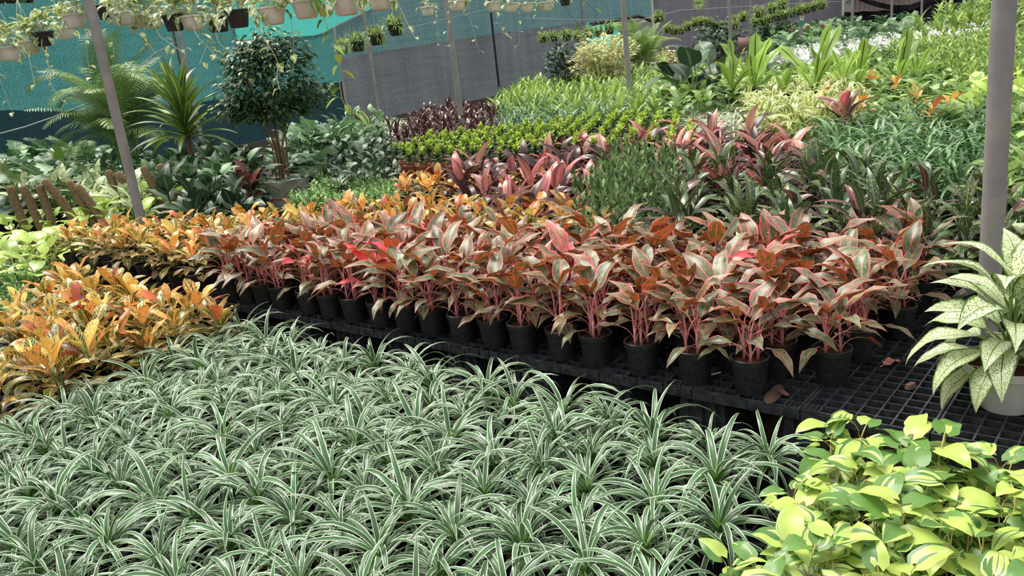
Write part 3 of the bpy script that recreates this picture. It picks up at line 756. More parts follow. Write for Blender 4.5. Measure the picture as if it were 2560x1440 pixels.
# lime philodendrons
rg = random.Random(21); i = 0; b = -.38
while b > -1.6:
    a = 1.62 + (.09 if i % 2 else 0); col = 0
    while a < 3.0:
        aa, bb = a + rg.uniform(-.02, .02), b + rg.uniform(-.02, .02); p = ab(aa, bb); q = proj(p.x, p.y, .3)
        if q[0] < 2750 and q[1] < 1650:
            col += 1
            stand(f'lime heart-leaf philodendron, {nth(i + 1)} row from the bench, {nth(col)} from the spider plants', 'plant', 'lime philodendrons on the low bench',
                  ab(aa, bb, ZL), 'brasil', 'heartleaf_philodendron', 'tc' if (i, col) in ((3, 4), (2, 5)) else 'black', rg.uniform(.85, 1.05), rg.uniform(0, 6), (.003, MLS),
                  n=rg.choice((28, 32, 36)), nst=4, h0=.0, h1=.15, t0=-30, t1=20, s0=.9, s1=.75, spread=.05, tone=(0, .3), tj=18, seed=i * 91 + col)
        a += .20
    b -= .20; i += 1
# crotons, front cluster on the low trays and the long orange block behind
def croton(label, group, p, rp, sc, seed, tone, n, h1=.26, key='croton', pot='black'):
    return stand(label, 'plant', group, p, key, 'croton', pot, sc, rp.uniform(0, 6), (.0055, MDS), n=n, nst=1 if rp.random() < .6 else 2, h0=.03, h1=h1, t0=-34, t1=40, s0=.95, s1=1.0, spread=.02, tone=tone, tj=13, seed=seed)
rg = random.Random(31); fc = []
pl = [(0, 760), (130, 690), (220, 640), (430, 640), (560, 745), (500, 850), (330, 890), (140, 960), (-60, 1010), (-80, 820)]
i = 0
for row in zone(pl, .48, .25, .23, .03, 3):
    i += 1
    for j, (a, b) in enumerate(row):
        if a > -1.72 or b > -.3: continue
        croton(f'yellow-veined croton on low trays, {nth(i)} row from the spiders, {nth(j + 1)} from left', 'front crotons', ab(a, b, ZL), rg, rg.uniform(.95, 1.12), i * 31 + j, (-.15, .8), rg.choice((22, 25, 28)), .17)
fmax = lin([(-4.7, .45), (-4, .75), (-3.3, .95), (-2.6, 1.55), (-1.2, 1.75), (-.4, 1.35)]); i = 0
b = .02
while b < 2.1:
    a = -4.62 + (.11 if i % 2 else 0); col = 0
    while a < -.38:
        lo = bmax(a) + .16 if a > -2.62 else -.1
        if lo < b < fmax(a):
            col += 1; near = b < .45 and a < -2.6
            croton(f'orange croton behind pink-edged plants, {nth(i + 1)} row back, {nth(col)} from the moss poles', 'orange crotons on the tall bench',
                   ab(a + rg.uniform(-.03, .03), b + rg.uniform(-.03, .03), ZB), rg, rg.uniform(.82, 1.0), 900 + i * 31 + col, (.05, .75), 18 if not near else 22, .15)
        a += .235
    b += .215; i += 1
# speckled dieffenbachias at the right
MWB = MWP
m = MB(); m.lathe([(0, .002), (.075, 0), (.08, .012), (.105, .07), (.124, .135)], 64, 0, .03); m.lathe([(.124, .135), (.138, .14), (.14, .165), (.13, .165), (.118, .14), (.09, .05), (0, .045)], 64)
bowl = auto_smooth(m.mesh('ribbed_bowl', MWB), 50)
def dieff(label, p, sc, n, seed, bowlp=True):
    t = thing('dieffenbachia', label, 'plant', None, p)
    if bowlp: ob('pot', bowl, t); ob('soil', soil_mesh('soil_bowl', .12), t, (0, 0, .145))
    else: ob('pot', POT['wide'][0], t)
    z = .15; pl_, _ = vase(n=n, nst=1, h0=0, h1=.16, t0=-55, t1=34, s0=.75, s1=1., key='dieff', tone=(.2, .0), seed=seed)
    ob('stem', stem_mesh(.16 * sc, .012, MGS, 'stem'), t, (0, 0, z))
    for (q, r, s, tn, i_) in pl_: ob('leaf', LIBM['dieff'][i_], t, (q[0], q[1], z + q[2] * sc), r, s * sc, tn)
dieff('cream speckled dieffenbachia in a ribbed white pot on the black trays', at(2515, 1015, ZB), .88, 40, 4)
dieff('cream speckled dieffenbachia behind the thick post, beyond the one in the white pot', at(2610, 800, ZB), .8, 18, 9, False)

# orange-yellow and pink debris on the trays
def debris(name, label, px, py, z, f, mat, cat):
    p = at(px, py, z); tag(ob(name, f(mat), None, p, (0, 0, R0.uniform(0, 3))), label, cat)
def chunk(mat, s=(.09, .05, .025), sd=1):
    rg = random.Random(sd); V = []
    for z in (0, 1):
        for k in range(8):
            t = k * PI / 4; q = rg.uniform(.7, 1.) * (1 - .3 * z); V.append((s[0] * q * math.cos(t), s[1] * q * math.sin(t), s[2] * z * rg.uniform(.7, 1)))
    return mk('chunk', V, [tuple(range(8))[::-1], tuple(range(8, 16))] + [(k, (k + 1) % 8, 8 + (k + 1) % 8, 8 + k) for k in range(8)], [mat], smooth=False)
MBK = simple('fired_clay', (.10, .06, .05), .9, .1, .4, 30, .6); MBA = simple('bark', (.13, .08, .065), .9, .1, .5, 60, .8)
debris('clay_tile_piece', 'broken clay tile lying on the tray edge before the front pots', 1935, 986, ZB, lambda m: chunk(m, (.10, .035, .016), 2), MBK, 'rubble')
debris('bark_chip', 'brown bark chip lying on the empty trays', 2275, 968, ZB, lambda m: chunk(m, (.035, .02, .016), 3), MBA, 'bark')
debris('bark_flake', 'small brown flake on the broken clay tile', 1958, 982, ZB + .016, lambda m: chunk(m, (.035, .012, .008), 4), MBA, 'bark')
debris('clay_lump', 'brown clay slab among the spider plants', 1255, 1030, .11, lambda m: chunk(m, (.07, .06, .02), 5), MBK, 'rubble')
p = at(2200, 917, ZB + .006); dl = leafdata(.09, .045, prof_ovate, 8, 25, .3, .3, .02, .002, 10, seed=3)
tag(ob('fallen_leaf', mk('fallen_leaf', dl[0], dl[1], [simple('dry_pink_leaf', (.42, .12, .13), .6, .3, .6, 40, col2=(.5, .3, .16)), MPK], dl[3], dl[2]), None, p, (0, 0, -1.2)), 'dried pink leaf fallen on the empty trays', 'leaf')
m = MB(); m.box((0, 0, .002), (.045, .008, .002)); tag(ob('plant_label', m.mesh('plant_label', simple('label_white', (.8, .8, .8), .5), False), None, at(1790, 935, ZB + .003), (0, 0, .35)), 'blank white plant label lying beside a front pot', 'label')

# ------------------------------------------------------------------ plants further back, foliage joined per plant
foliage('compact', 'f_compact', 4, n=80, nst=1, h0=.02, h1=.17, t0=-30, t1=48, s0=1., s1=.85, tone=(-.7, 1.35), tj=10)
foliage('lily', 'f_lily', 4, n=44, nst=3, h0=0, h1=.08, t0=-35, t1=32, s0=.9, s1=1.05, tone=(0, .5), tj=14, spread=.04)
foliage('wspider', 'f_wspider', 4, n=34, nst=1, h0=0, h1=.12, t0=-25, t1=30, tone=(0, .5), tj=14)
foliage('drac', 'f_drac', 4, n=15, nst=1, h0=.04, h1=.34, t0=-30, t1=32, s0=.9, s1=1., tone=(0, .5))
foliage('cordfar', 'f_cord', 4, n=24, nst=1, h0=.05, h1=.38, t0=-40, t1=35, s0=.9, s1=.9, tone=(0, .4))
foliage('song', 'f_song', 4, n=26, nst=2, h0=.02, h1=.28, t0=-30, t1=38, s0=1., s1=.8, tone=(0, .4), spread=.04)
foliage('mix', 'f_mix', 4, n=20, nst=3, h0=.0, h1=.25, t0=-30, t1=30, s0=1., s1=.85, tone=(0, .4), spread=.05, tj=16)
foliage('lobed', 'f_lobed', 4, n=20, nst=3, h0=.05, h1=.45, t0=-35, t1=25, s0=1., s1=.85, tone=(0, .4), spread=.05, tj=16)
foliage('xan', 'f_xan', 4, n=22, nst=2, h0=.02, h1=.2, t0=-30, t1=38, s0=1., s1=.9, tone=(0, .4), spread=.03, tj=12)
foliage('bright', 'f_bright', 4, n=120, nst=7, h0=.0, h1=.34, t0=-40, t1=35, s0=.75, s1=.6, tone=(0, .4), spread=.07, tj=18)
foliage('white', 'f_white', 4, n=26, nst=3, h0=.0, h1=.22, t0=-25, t1=45, s0=1., s1=.95, tone=(.1, 1.6), spread=.04)
foliage('ixora', 'f_ixora', 4, n=260, nst=9, h0=.0, h1=.55, t0=-20, t1=50, s0=1., s1=.9, tone=(0, .4), spread=.07, tj=22)
foliage('fern', 'f_fern', 4, n=130, nst=6, h0=.0, h1=.03, t0=-80, t1=40, s0=.9, s1=1., tone=(0, .4), spread=.055, tj=28)
foliage('wild', 'f_wild', 4, n=130, nst=8, h0=.0, h1=.16, t0=-30, t1=35, s0=1., s1=.85, tone=(0, .4), spread=.08, tj=22)
foliage('neonf', 'f_neon', 3, n=18, nst=3, h0=.0, h1=.2, t0=-30, t1=30, s0=1., s1=.85, tone=(0, .4), spread=.05, tj=16)
CNT = {}
def field(poly, zref, sa, sb, fk, name, desc, endph, grp, pot='black', sc=(.85, 1.1), zb=None, stagger=.5, **k):
    rg = random.Random(len(poly) * 7 + int(zref * 100) + len(desc)); i = 0
    for row in zone(poly, zref, sa, sb, sa * .12, **k):
        i += 1
        for j, (a, b) in enumerate(row):
            s = rg.uniform(*sc)
            farplant(f'{desc}, {nth(i)} row back, {nth(j + 1)} from {endph}', 'plant', grp, ab(a, b, zb if zb is not None else 0), fk, name, pot, s, rg.uniform(0, 6), rg.randrange(9))
ZT = .30
field([(1228, 255), (1225, 232), (1300, 198), (1640, 158), (1720, 205), (1690, 250), (1480, 262)], .78, .34, .34, 'drac', 'green_dracaena', 'yellow-green dracaena below the doorway', 'the navy pole', 'yellow-green dracaenas', zb=.12, sc=(.8, 1.))
field([(1240, 320), (1262, 262), (1480, 246), (1710, 232), (1730, 262), (1480, 292), (1330, 318)], .62, .25, .25, 'lily', 'lily_turf', 'blue-green grassy plant behind compact dracaenas', 'the dark cordylines', 'blue-green lily turf', zb=ZT - .1, sc=(1.05, 1.3))
field([(975, 352), (1040, 328), (1300, 296), (1560, 268), (1720, 265), (1740, 330), (1400, 345), (1180, 366), (990, 366)], .74, .21, .21, 'compact', 'compact_dracaena', 'lime-tipped compact dracaena', 'the white spiders', 'compact dracaenas in terracotta pots', 'tc', (.85, 1.05), .38)
field([(850, 335), (858, 304), (1000, 296), (1048, 312), (1030, 338), (900, 352)], .5, .24, .24, 'wspider', 'white_spider_plant', 'white-striped spider plant by the terracotta pots', 'the tree', 'white spider plants', zb=.1)
field([(955, 285), (1100, 232), (1250, 242), (1240, 285), (1040, 300)], .85, .30, .30, 'cordfar', 'dark_cordyline', 'dark maroon cordyline before the grey net', 'the net', 'dark cordylines', zb=.12, sc=(.75, .95))
field([(1460, 505), (1470, 430), (1540, 352), (1600, 345), (1720, 400), (1700, 470), (1590, 500)], .78, .24, .24, 'ixora', 'small_leaf_shrub', 'small-leaved green shrub beside the orange crotons', 'the crotons', 'small-leaved shrubs', 'black', (.75, .95), .2)
field([(730, 500), (735, 440), (900, 415), (985, 430), (1000, 480), (850, 500)], .46, .24, .24, 'wild', 'low_fern', 'low dark fern by the ribbed pot', 'the white pot', 'low ferny plants', zb=.15)
field([(0, 800), (0, 680), (60, 662), (115, 690), (90, 780)], .33, .22, .22, 'wild', 'low_fern', 'low pale fern behind the front crotons', 'the aisle', 'pale ferns at the bench end', zb=.1)
field([(2040, 385), (2060, 280), (2220, 262), (2500, 240), (2500, 385), (2300, 392)], .72, .27, .27, 'lily', 'dark_lily_turf', 'dark arching grassy plant behind speckled crotons', 'the red cordylines', 'dark lily turf', zb=ZT - .05, sc=(1.1, 1.35))
field([(1860, 285), (1868, 222), (2000, 212), (2140, 222), (2160, 285), (1980, 305)], .72, .27, .27, 'song', 'yellow_striped_dracaena', 'arching yellow-edged dracaena', 'the white spiders', 'yellow-edged dracaenas', zb=ZT, sc=(.95, 1.15))
field([(1690, 295), (1700, 258), (1850, 222), (1872, 290), (1780, 300)], .66, .27, .27, 'wspider', 'white_spider_plant', 'white-striped spider plant by yellow-edged dracaenas', 'the posts', 'white spider plants by the dracaenas', zb=ZT - .05)
field([(1640, 262), (1640, 205), (1700, 175), (1850, 165), (1900, 205), (1850, 235), (1720, 262)], .8, .33, .33, 'mix', 'green_foliage_plant', 'mid-green leafy plant around the moss poles', 'the doorway', 'leafy plants by the moss poles', zb=ZT)
field([(1880, 215), (1900, 160), (2100, 135), (2330, 112), (2400, 190), (2480, 190), (2480, 262), (2150, 268), (2130, 212)], .8, .36, .36, 'xan', 'split_leaf_philodendron', 'lobed green philodendron', 'the grey flag post', 'lobed philodendrons', zb=ZT - .1, sc=(.7, 1.))
field([(2190, 132), (2300, 108), (2460, 84), (2560, 78), (2600, 190), (2400, 190), (2330, 118)], .75, .36, .36, 'bright', 'feathery_green_plant', 'bright feathery green plant', 'the white band', 'bright feathery plants', zb=ZT, sc=(.95, 1.2))
field([(2400, 258), (2440, 190), (2600, 172), (2600, 250)], .75, .33, .33, 'neonf', 'lime_philodendron', 'lime-yellow leafy plant beside the thick post', 'the post', 'lime plants by the post', zb=ZT)
field([(2500, 480), (2500, 262), (2620, 240), (2620, 500)], .75, .33, .33, 'mix', 'green_foliage_plant', 'green leafy plant beyond the thick post', 'the post', 'leafy plants beyond the post', zb=ZT)
field([(1900, 152), (1960, 125), (2080, 108), (2480, 58), (2510, 84), (2240, 112), (2000, 150)], .72, .36, .36, 'white', 'white_leaf_plant', 'white-topped dark leafy plant', 'the flag post', 'white-topped plants', zb=ZT, sc=(.9, 1.15))
field([(1880, 135), (1900, 82), (2000, 66), (2130, 55), (2290, 52), (2280, 85), (2080, 104), (1950, 122)], .95, .8, .8, 'lobed', 'split_leaf_philodendron', 'tall split-leaf plant near the net corner', 'the sign', 'tall split-leaf plants', zb=0, sc=(1.2, 1.6))
field([(2250, 100), (2260, 70), (2420, 46), (2560, 28), (2560, 60), (2440, 62)], .9, 1.0, 1.0, 'drac', 'green_dracaena', 'bright dracaena near the far wall', 'the far posts', 'bright dracaenas by the far wall', zb=.3, sc=(1.2, 1.6))
field([(2330, 66), (2380, 34), (2560, 12), (2600, 30), (2560, 52)], 1., 1.5, 1.5, 'bright', 'feathery_green_plant', 'green shrub before the far black cloth', 'the far posts', 'shrubs by the far wall', zb=.3, sc=(2, 2.6))
lib('f_mixd', 'monst', MGS, 4, L=.20, Wd=.10, prof=prof_ovate, e0=25, droop=50, fold=.2, pet=.16, pr=.005, pe=75, **far)
foliage('mixd', 'f_mixd', 4, n=20, nst=3, h0=.0, h1=.25, t0=-30, t1=30, s0=1., s1=.85, tone=(0, .4), spread=.05, tj=16)
field([(-40, 420), (-40, 385), (110, 375), (600, 400), (720, 340), (880, 290), (960, 300), (960, 350), (860, 370), (700, 390), (640, 440), (500, 470), (350, 420), (150, 425)], .62, .42, .42, 'mixd', 'green_foliage_plant', 'mid-green leafy plant under the palm and tree', 'the net', 'leafy plants under the palm', zb=.1, sc=(.9, 1.3))

# ------------------------------------------------------------------ plants with leaves one by one, mid distance
def clump(poly, zref, sa, sb, key, name, desc, endph, grp, zb, stemr=.006, stemm=None, sc=(.85, 1.1), jit=None, pot='black', tone=(0, .4), n=14, **kw):
    rg = random.Random(int(zref * 1000) + len(desc) * 13); i = 0
    for row in zone(poly, zref, sa, sb, sa * .15 if jit is None else jit):
        i += 1
        for j, (a, b) in enumerate(row):
            ks = key if isinstance(key, str) else rg.choice(key)
            stand(f'{desc}, {nth(i)} row back, {nth(j + 1)} from {endph}', 'plant', grp, ab(a, b, zb), ks, name, pot, rg.uniform(*sc), rg.uniform(0, 6),
                  (stemr, stemm or MDS), n=n + rg.randrange(4), tone=(tone[0] + rg.uniform(-.1, .1), tone[1] + rg.uniform(-.25, .25)), seed=i * 37 + j, **kw)
clump([(1130, 405), (1140, 338), (1250, 322), (1440, 295), (1640, 268), (1740, 300), (1760, 385), (1560, 400), (1480, 425), (1200, 432)], .86, .33, .33, 'cord', 'red_cordyline', 'dark cordyline with pink-red top leaves', 'the terracotta pots', 'red cordylines', .10, .010, MDS, nst=1, h0=.04, h1=.24, t0=-35, t1=28, s0=.85, s1=.9, tone=(-.95, 1.05))
clump([(1640, 335), (1650, 262), (1760, 258), (2060, 285), (2060, 345), (1800, 372), (1700, 345)], .86, .36, .36, 'cord', 'red_cordyline', 'pink-topped cordyline before the yellow-edged plants', 'the first cordylines', 'pink-topped cordylines', .14, .010, MDS, nst=1, h0=.04, h1=.24, t0=-35, t1=28, s0=.85, s1=.9, tone=(-.45, 1.15))
rows_ = [(2112, 262)]
p = at(2112, 255, .85); stand('single crimson cordyline standing up among grassy green plants', 'plant', None, (p.x, p.y, .4), 'cord', 'red_cordyline', 'black', .95, .6, (.01, MDS), n=13, nst=1, h0=.1, h1=.25, t0=-30, t1=30, s0=.9, s1=1., tone=(.7, 1.1), seed=4)
clump([(1640, 470), (1660, 405), (1730, 352), (2060, 338), (2300, 372), (2560, 365), (2640, 520), (2450, 528), (2000, 500), (1700, 498)], .82, .29, .29, ('dark', 'dark', 'darkw'), 'dark_croton', 'dark spotted croton behind pink-edged plants', 'the small shrubs', 'dark crotons', .22, .008, MDS, sc=(.85, 1.15), nst=2, h0=.03, h1=.30, t0=-40, t1=45, s0=1., s1=.9, spread=.03, tone=(.1, .9), n=22)
clump([(985, 455), (985, 420), (1150, 425), (1480, 425), (1500, 450), (1150, 460)], .55, .3, .3, 'croton', 'small_croton', 'small red and yellow croton before the terracotta pots', 'the ferns', 'small red crotons', .2, .006, MDS, sc=(.9, 1.1), nst=1, h0=.03, h1=.1, t0=-30, t1=50, s0=.9, s1=1., tone=(.1, .95), n=14)
clump([(-40, 455), (-40, 405), (60, 405), (240, 400), (250, 432), (60, 455)], .78, .5, .45, 'calla', 'pale_dieffenbachia', 'pale speckled dieffenbachia behind the moss poles', 'the left', 'pale dieffenbachias', .2, .01, MGS, nst=2, h0=.0, h1=.22, t0=-40, t1=35, s0=1., s1=.9, spread=.04, tone=(.2, .7), n=13)
clump([(180, 440), (200, 402), (330, 405), (340, 440)], .85, .36, .34, 'calla', 'pale_dieffenbachia', 'pale dieffenbachia between moss poles and palm', 'the left', 'pale dieffenbachias under the palm', .1, .01, MGS, nst=2, h0=.0, h1=.22, t0=-40, t1=35, s0=1., s1=.9, spread=.04, tone=(.0, .3), n=13)
clump([(-60, 430), (-60, 345), (60, 340), (190, 372), (200, 412), (120, 436)], .85, .55, .5, 'monst', 'split_leaf_plant', 'big dark split-leaf plant before the teal net', 'the left', 'big split-leaf plants', .0, .012, MGS, sc=(.8, 1.), pot='wide', nst=2, h0=.05, h1=.35, t0=-30, t1=20, s0=1., s1=.85, tone=(0, .4), n=11, spread=.05)
clump([(400, 450), (400, 372), (520, 335), (620, 345), (640, 400), (600, 455), (480, 470)], .75, .42, .4, 'broad', 'dark_philodendron', 'dark long-leaved plant under the yellow dracaena', 'the palm', 'dark philodendrons', .0, .01, MDS, sc=(.75, .95), pot='wide', nst=2, h0=.05, h1=.35, t0=-30, t1=35, s0=1., s1=.9, tone=(0, .4), n=13, spread=.04)
clump([(600, 452), (610, 400), (680, 395), (690, 440), (650, 462)], .62, .34, .34, 'maroon', 'maroon_philodendron', 'maroon-leaved philodendron beside the ribbed pot', 'the palm', 'maroon philodendrons', .0, .01, MDS, sc=(.95, 1.2), pot='wide', nst=2, h0=.05, h1=.35, t0=-20, t1=30, s0=1., s1=.9, tone=(0, .4), n=11, spread=.04)
clump([(820, 432), (835, 345), (960, 340), (985, 385), (975, 420)], .62, .3, .3, 'f_dark', 'dark_shrub', 'dark glossy shrub before the white spider plants', 'the tree', 'dark glossy shrubs', .0, .008, MDS, sc=(1.3, 1.6), pot='wide', nst=4, h0=.02, h1=.3, t0=-20, t1=40, s0=1., s1=.9, tone=(0, .4), n=34, spread=.07, tj=18)
clump([(700, 330), (720, 280), (850, 290), (850, 330), (770, 350)], .85, .5, .5, 'monst', 'split_leaf_plant', 'split-leaf plant behind the bushy tree', 'the tree', 'split-leaf plants behind the tree', .0, .012, MGS, sc=(.7, .9), pot='wide', nst=2, h0=.05, h1=.3, t0=-30, t1=20, s0=1., s1=.85, tone=(0, .4), n=10, spread=.05)
# bird's nest ferns
for k, (x, y, Z, s, az) in enumerate([(1830, 228, 10, .8, 1.), (1885, 222, 10.2, 1.05, .3), (2038, 225, 9.6, 1.15, 2.), (2105, 215, 10, .8, 1.4), (2145, 210, 10.5, .85, 2.6), (2245, 208, 10.5, .9, .5), (2290, 200, 11.5, .8, .9), (1960, 235, 9.8, .6, 4.)]):
    p = atd(x, y, Z); pos = ['beside the big dark leaves', 'left of the flag post', 'with the tallest fronds, right of the flag post', 'just beyond the tallest one', 'with two leaning fronds', 'among lobed philodendrons', 'farthest right', 'below the flag post'][k]
    stand(f"bright green bird's nest fern {pos}", 'plant', 'nest ferns', (p.x, p.y, max(.1, p.z - .14)), 'bird', 'nest_fern', 'wide', s, az, None, n=8, nst=1, h0=.0, h1=.02, t0=-35, t1=22, s0=.75, s1=1.05, tone=(0, .4), seed=k + 3, tj=6)
# big dark-leaved plant
for k, (x, y, Z, s) in enumerate([(1735, 255, 11, .62), (1785, 250, 11.5, .6), (1700, 255, 11.5, .5)]):
    p = atd(x, y, Z); stand(['big dark paddle-leaved plant behind the moss poles', 'second paddle-leaved plant, closer to the nest ferns', 'smaller paddle-leaved plant nearest the doorway'][k], 'plant', 'paddle-leaved plants', (p.x, p.y, .3), 'big', 'paddle_leaf_plant', 'wide', s * 1.35, k * 2., None, n=8, nst=1, h0=.1, h1=.35, t0=-25, t1=20, s0=.9, s1=1., tone=(0, .4), seed=k + 30)

# moss poles with lime philodendrons
def mosspole(px, py, Z, w, hgt, lean, label, grp, key='neon', n=9, s=.9):
    p = atd(px, py, Z); t = thing('moss_pole_plant', label, 'plant', grp, (p.x, p.y, max(0, p.z - hgt)))
    r = w / 2; m = MB(); P = []; R_ = []
    for k in range(22):
        f = k / 21 if k < 20 else (19 + (k - 19) * .35) / 21; P.append((lean[0] * f * f * hgt, lean[1] * f * hgt, f * hgt)); R_.append(r * (1 + .03 * math.sin(k * 2.3)) if k < 20 else r * (.85 if k == 20 else .5))
    m.tube(P, R_, 12); ob('moss_pole', m.mesh('moss_pole', MMO), t)
    m = MB()
    for q in (0, 1):
        P2 = []
        for k in range(60):
            f = k / 59; an = f * 42 * (1 if q else -1); P2.append((lean[0] * f * f * hgt + r * 1.1 * math.cos(an), lean[1] * f * hgt + r * 1.1 * math.sin(an), f * hgt * .95))
        m.tube(P2, .0018, 3)
    ob('twine', m.mesh('twine', MTW), t)
    ob('pot', POT['wide'][0], t)
    if n:
        pl_, _ = vase(n=n, nst=1, h0=.02, h1=.28, t0=-30, t1=25, s0=1., s1=.85, key=key, tone=(0, .4), seed=int(px))
        for (q, rr, ss_, tn, i_) in pl_: ob('leaf', LIBM[key][i_], t, (q[0], q[1], .14 + q[2]), rr, ss_ * s, tn)
names = 'leftmost|second from the left|third from the left|first of the pair that lean|tall one leaning left|shorter one leaning beside it|first of three by the thick post|middle of three by the thick post|hidden half by the thick post|right of the thick post|tallest, right of the thick post'.split('|')
for k, (x, y, lx) in enumerate([(18, 450, -.06), (48, 450, -.12), (92, 448, -.05), (97, 435, -.32), (160, 438, -.24), (180, 450, -.30), (263, 412, -.1), (286, 417, -.14), (304, 423, -.2), (350, 403, -.16), (390, 397, -.18)]):
    p = atd(x, y, 8.3 if k < 6 else 8.9); nm = names[k]
    h = p.z; mosspole(x - lx * h * F / (8.3 if k < 6 else 8.9), y, 8.3 if k < 6 else 8.9, .082, h, (lx, 0), f'coir moss pole with lime philodendron leaves, {nm}', 'moss poles by the crotons', 'neon', 7, .8)
for k, (x, y) in enumerate([(1674, 208), (1705, 200), (1745, 192), (1760, 196), (1773, 192), (1824, 182)]):
    mosspole(x, y, 11.5, .085, .75, (0, 0), f'brown moss pole in front of the paddle-leaved plants, {nth(k + 1)} from the doorway', 'moss poles by the paddle leaves', 'neon', 5, .6)
for k, (x, y) in enumerate([(598, 388), (642, 388), (625, 380), (542, 418), (457, 415)]):
    mosspole(x, y, 10.5, .07, .6, (-.1, 0), f'slim moss pole among the dark philodendrons, {nth(k + 1)} from the ribbed pot', 'moss poles by the ribbed pot', 'maroon' if k < 3 else 'broad', 5, .8)
for k, (x, y) in enumerate([(2017, 65), (1981, 68), (2052, 60), (2096, 55)]):
    mosspole(x, y, 24, .12, 1.3, (.03, 0), f'dark moss pole among split-leaf plants by the net corner, {nth(k + 1)} from the flag post', 'moss poles by the net corner', 'monst', 6, 1.)
# lime philodendrons at the left end, bigger and nearer
for k, (x, y, z) in enumerate([(30, 560, .78), (75, 575, .72), (130, 560, .70), (20, 520, .75), (180, 520, .72), (250, 480, .75), (310, 470, .75), (350, 500, .7), (400, 462, .72), (230, 510, .68), (285, 440, .78), (-25, 560, .75), (8, 600, .75), (60, 618, .72), (110, 600, .7)]):
    p = at(x, y, z - .12)
    stand(f'lime heart-leaved philodendron at the bench end, {nth(k + 1)} from the hanging white pot', 'plant', 'lime philodendrons by the moss poles', (p.x, p.y, .0), 'neon', 'lime_philodendron', 'wide', .95, k * 1.3, (.006, MLS), n=11, nst=2, h0=.0, h1=.22, t0=-35, t1=22, s0=1., s1=.85, tone=(0, .4), seed=k + 60, spread=.03)

# ------------------------------------------------------------------ areca palm, yellow dracaena, bushy tree
def frond(L, e0, droop, n, lw, ll, seed):
    rg = random.Random(seed); m = MB(); P = []; y = z = 0; E_ = []
    for i in range(15):
        f = i / 14; e = math.radians(e0 - droop * f ** 1.5); P.append((0, y, z)); E_.append(e); y += math.cos(e) * L / 14; z += math.sin(e) * L / 14
    V = []; Fc = []; UV = []; MI = []
    m.tube(P, [.008 * (1 - .8 * i / 14) for i in range(15)], 4)
    V += [np.array(v) for v in m.V]; Fc += m.F; UV += [(.5, .5)] * sum(len(f) for f in m.F); MI += [1] * len(m.F)
    for k in range(n):
        f = .22 + .78 * k / (n - 1); q = min(13.999, f * 14); i = int(q); u = q - i
        b = np.array(P[i]) * (1 - u) + np.array(P[i + 1]) * u; e = E_[i]
        dir_ = np.array([0, math.cos(e), math.sin(e)]); up = np.array([0, -math.sin(e), math.cos(e)])
        l = ll * math.sin(PI * (.18 + .80 * f)) ** .7 * rg.uniform(.9, 1.1)
        for s in (-1, 1):
            d = np.array([s, 0, 0]) * .78 + dir_ * (.5 + .4 * f) + up * .28; d /= np.linalg.norm(d); o = len(V)
            side = np.cross(d, up); side /= np.linalg.norm(side); pp = b.copy()
            for j in range(4):
                g = j / 3; w = lw * (.5, 1, .8, .04)[j]
                V.append(pp - side * w); V.append(pp + side * w); dd = d - np.array([0, 0, 1]) * (.18 + 1.0 * g); dd /= np.linalg.norm(dd); pp = pp + dd * l / 3
            for j in range(3):
                Fc.append((o + 2 * j, o + 2 * j + 1, o + 2 * j + 3, o + 2 * j + 2)); UV += [(0, j / 3), (1, j / 3), (1, (j + 1) / 3), (0, (j + 1) / 3)]; MI.append(0)
    return mk('frond', V, Fc, [LM['palm'], MGS], MI, UV)
FR = [frond(1.25, 82 - 5 * k, 55 + 14 * k, 28, .0095, .34, k) for k in range(6)]
FR_SUNLIT = []  # doorway palms: sunlight put into the fronds as a brighter leaf material
for q in FR:
    q2 = q.copy(); q2.materials[0] = LM['bright']; FR_SUNLIT.append(q2)
def palm(px, py, Z, hgt, label, nf, sc, stems, FR=FR):
    p = atd(px, py, Z); rg = random.Random(int(px)); t = thing('areca_palm', label, 'palm', None, (p.x, p.y, 0))
    ob('pot', pot_mesh('palm_pot', .22, .17, .34, MP), t)
    for k in range(stems):
        an = k * 2 * PI / stems; h = hgt * rg.uniform(.25, .5); m = MB(); m.tube([(0.08 * math.cos(an), .08 * math.sin(an), .3), (.13 * math.cos(an), .13 * math.sin(an), .3 + h / 2), (.18 * math.cos(an), .18 * math.sin(an), .3 + h)], [.022, .018, .012], 6)
        ob('stem', m.mesh('palm_stem', MGS), t)
        for q in range(nf // stems):
            ob('frond', FR[rg.randrange(6)], t, (.18 * math.cos(an), .18 * math.sin(an), .28 + h * (.5 + .5 * q / max(1, nf // stems - 1))), (rg.uniform(-.35, .2), rg.uniform(-.15, .15), rg.uniform(0, 6.28)), sc * rg.uniform(.75, 1.1))
palm(325, 400, 12.2, 2.5, 'bushy green areca palm against the teal net', 56, 1.0, 8)
palm(1610, 190, 22, 2.0, 'palm painted in sunlit pale green in the doorway of the net', 36, .9, 6, FR_SUNLIT)
palm(1575, 120, 38.7, 3.0, 'sunlit palm beyond the doorway', 24, 1.3, 6, FR_SUNLIT)
palm(185, 415, 13, 1.0, 'smaller palm beside the big areca palm', 12, .55, 4)
p = atd(468, 345, 11.0); t = thing('yellow_striped_dracaena', 'tall dracaena with upright yellow-banded sword leaves', 'plant', None, (p.x, p.y, 0))
ob('pot', pot_mesh('tall_pot', .18, .14, .3, MP), t); m = MB(); m.tube([(0, 0, .28), (.01, 0, p.z + .1)], .035, 8); ob('trunk', m.mesh('dracaena_trunk', MBS), t)
pl_, _ = vase(n=52, nst=1, h0=-.05, h1=.28, t0=-62, t1=26, s0=1.05, s1=1.15, key='corn', tone=(0, .5), seed=6, tj=5)
for (q, rr, s, tn, i_) in pl_: ob('leaf', LIBM['corn'][i_], t, (q[0], q[1], p.z + q[2]), rr, s, tn)
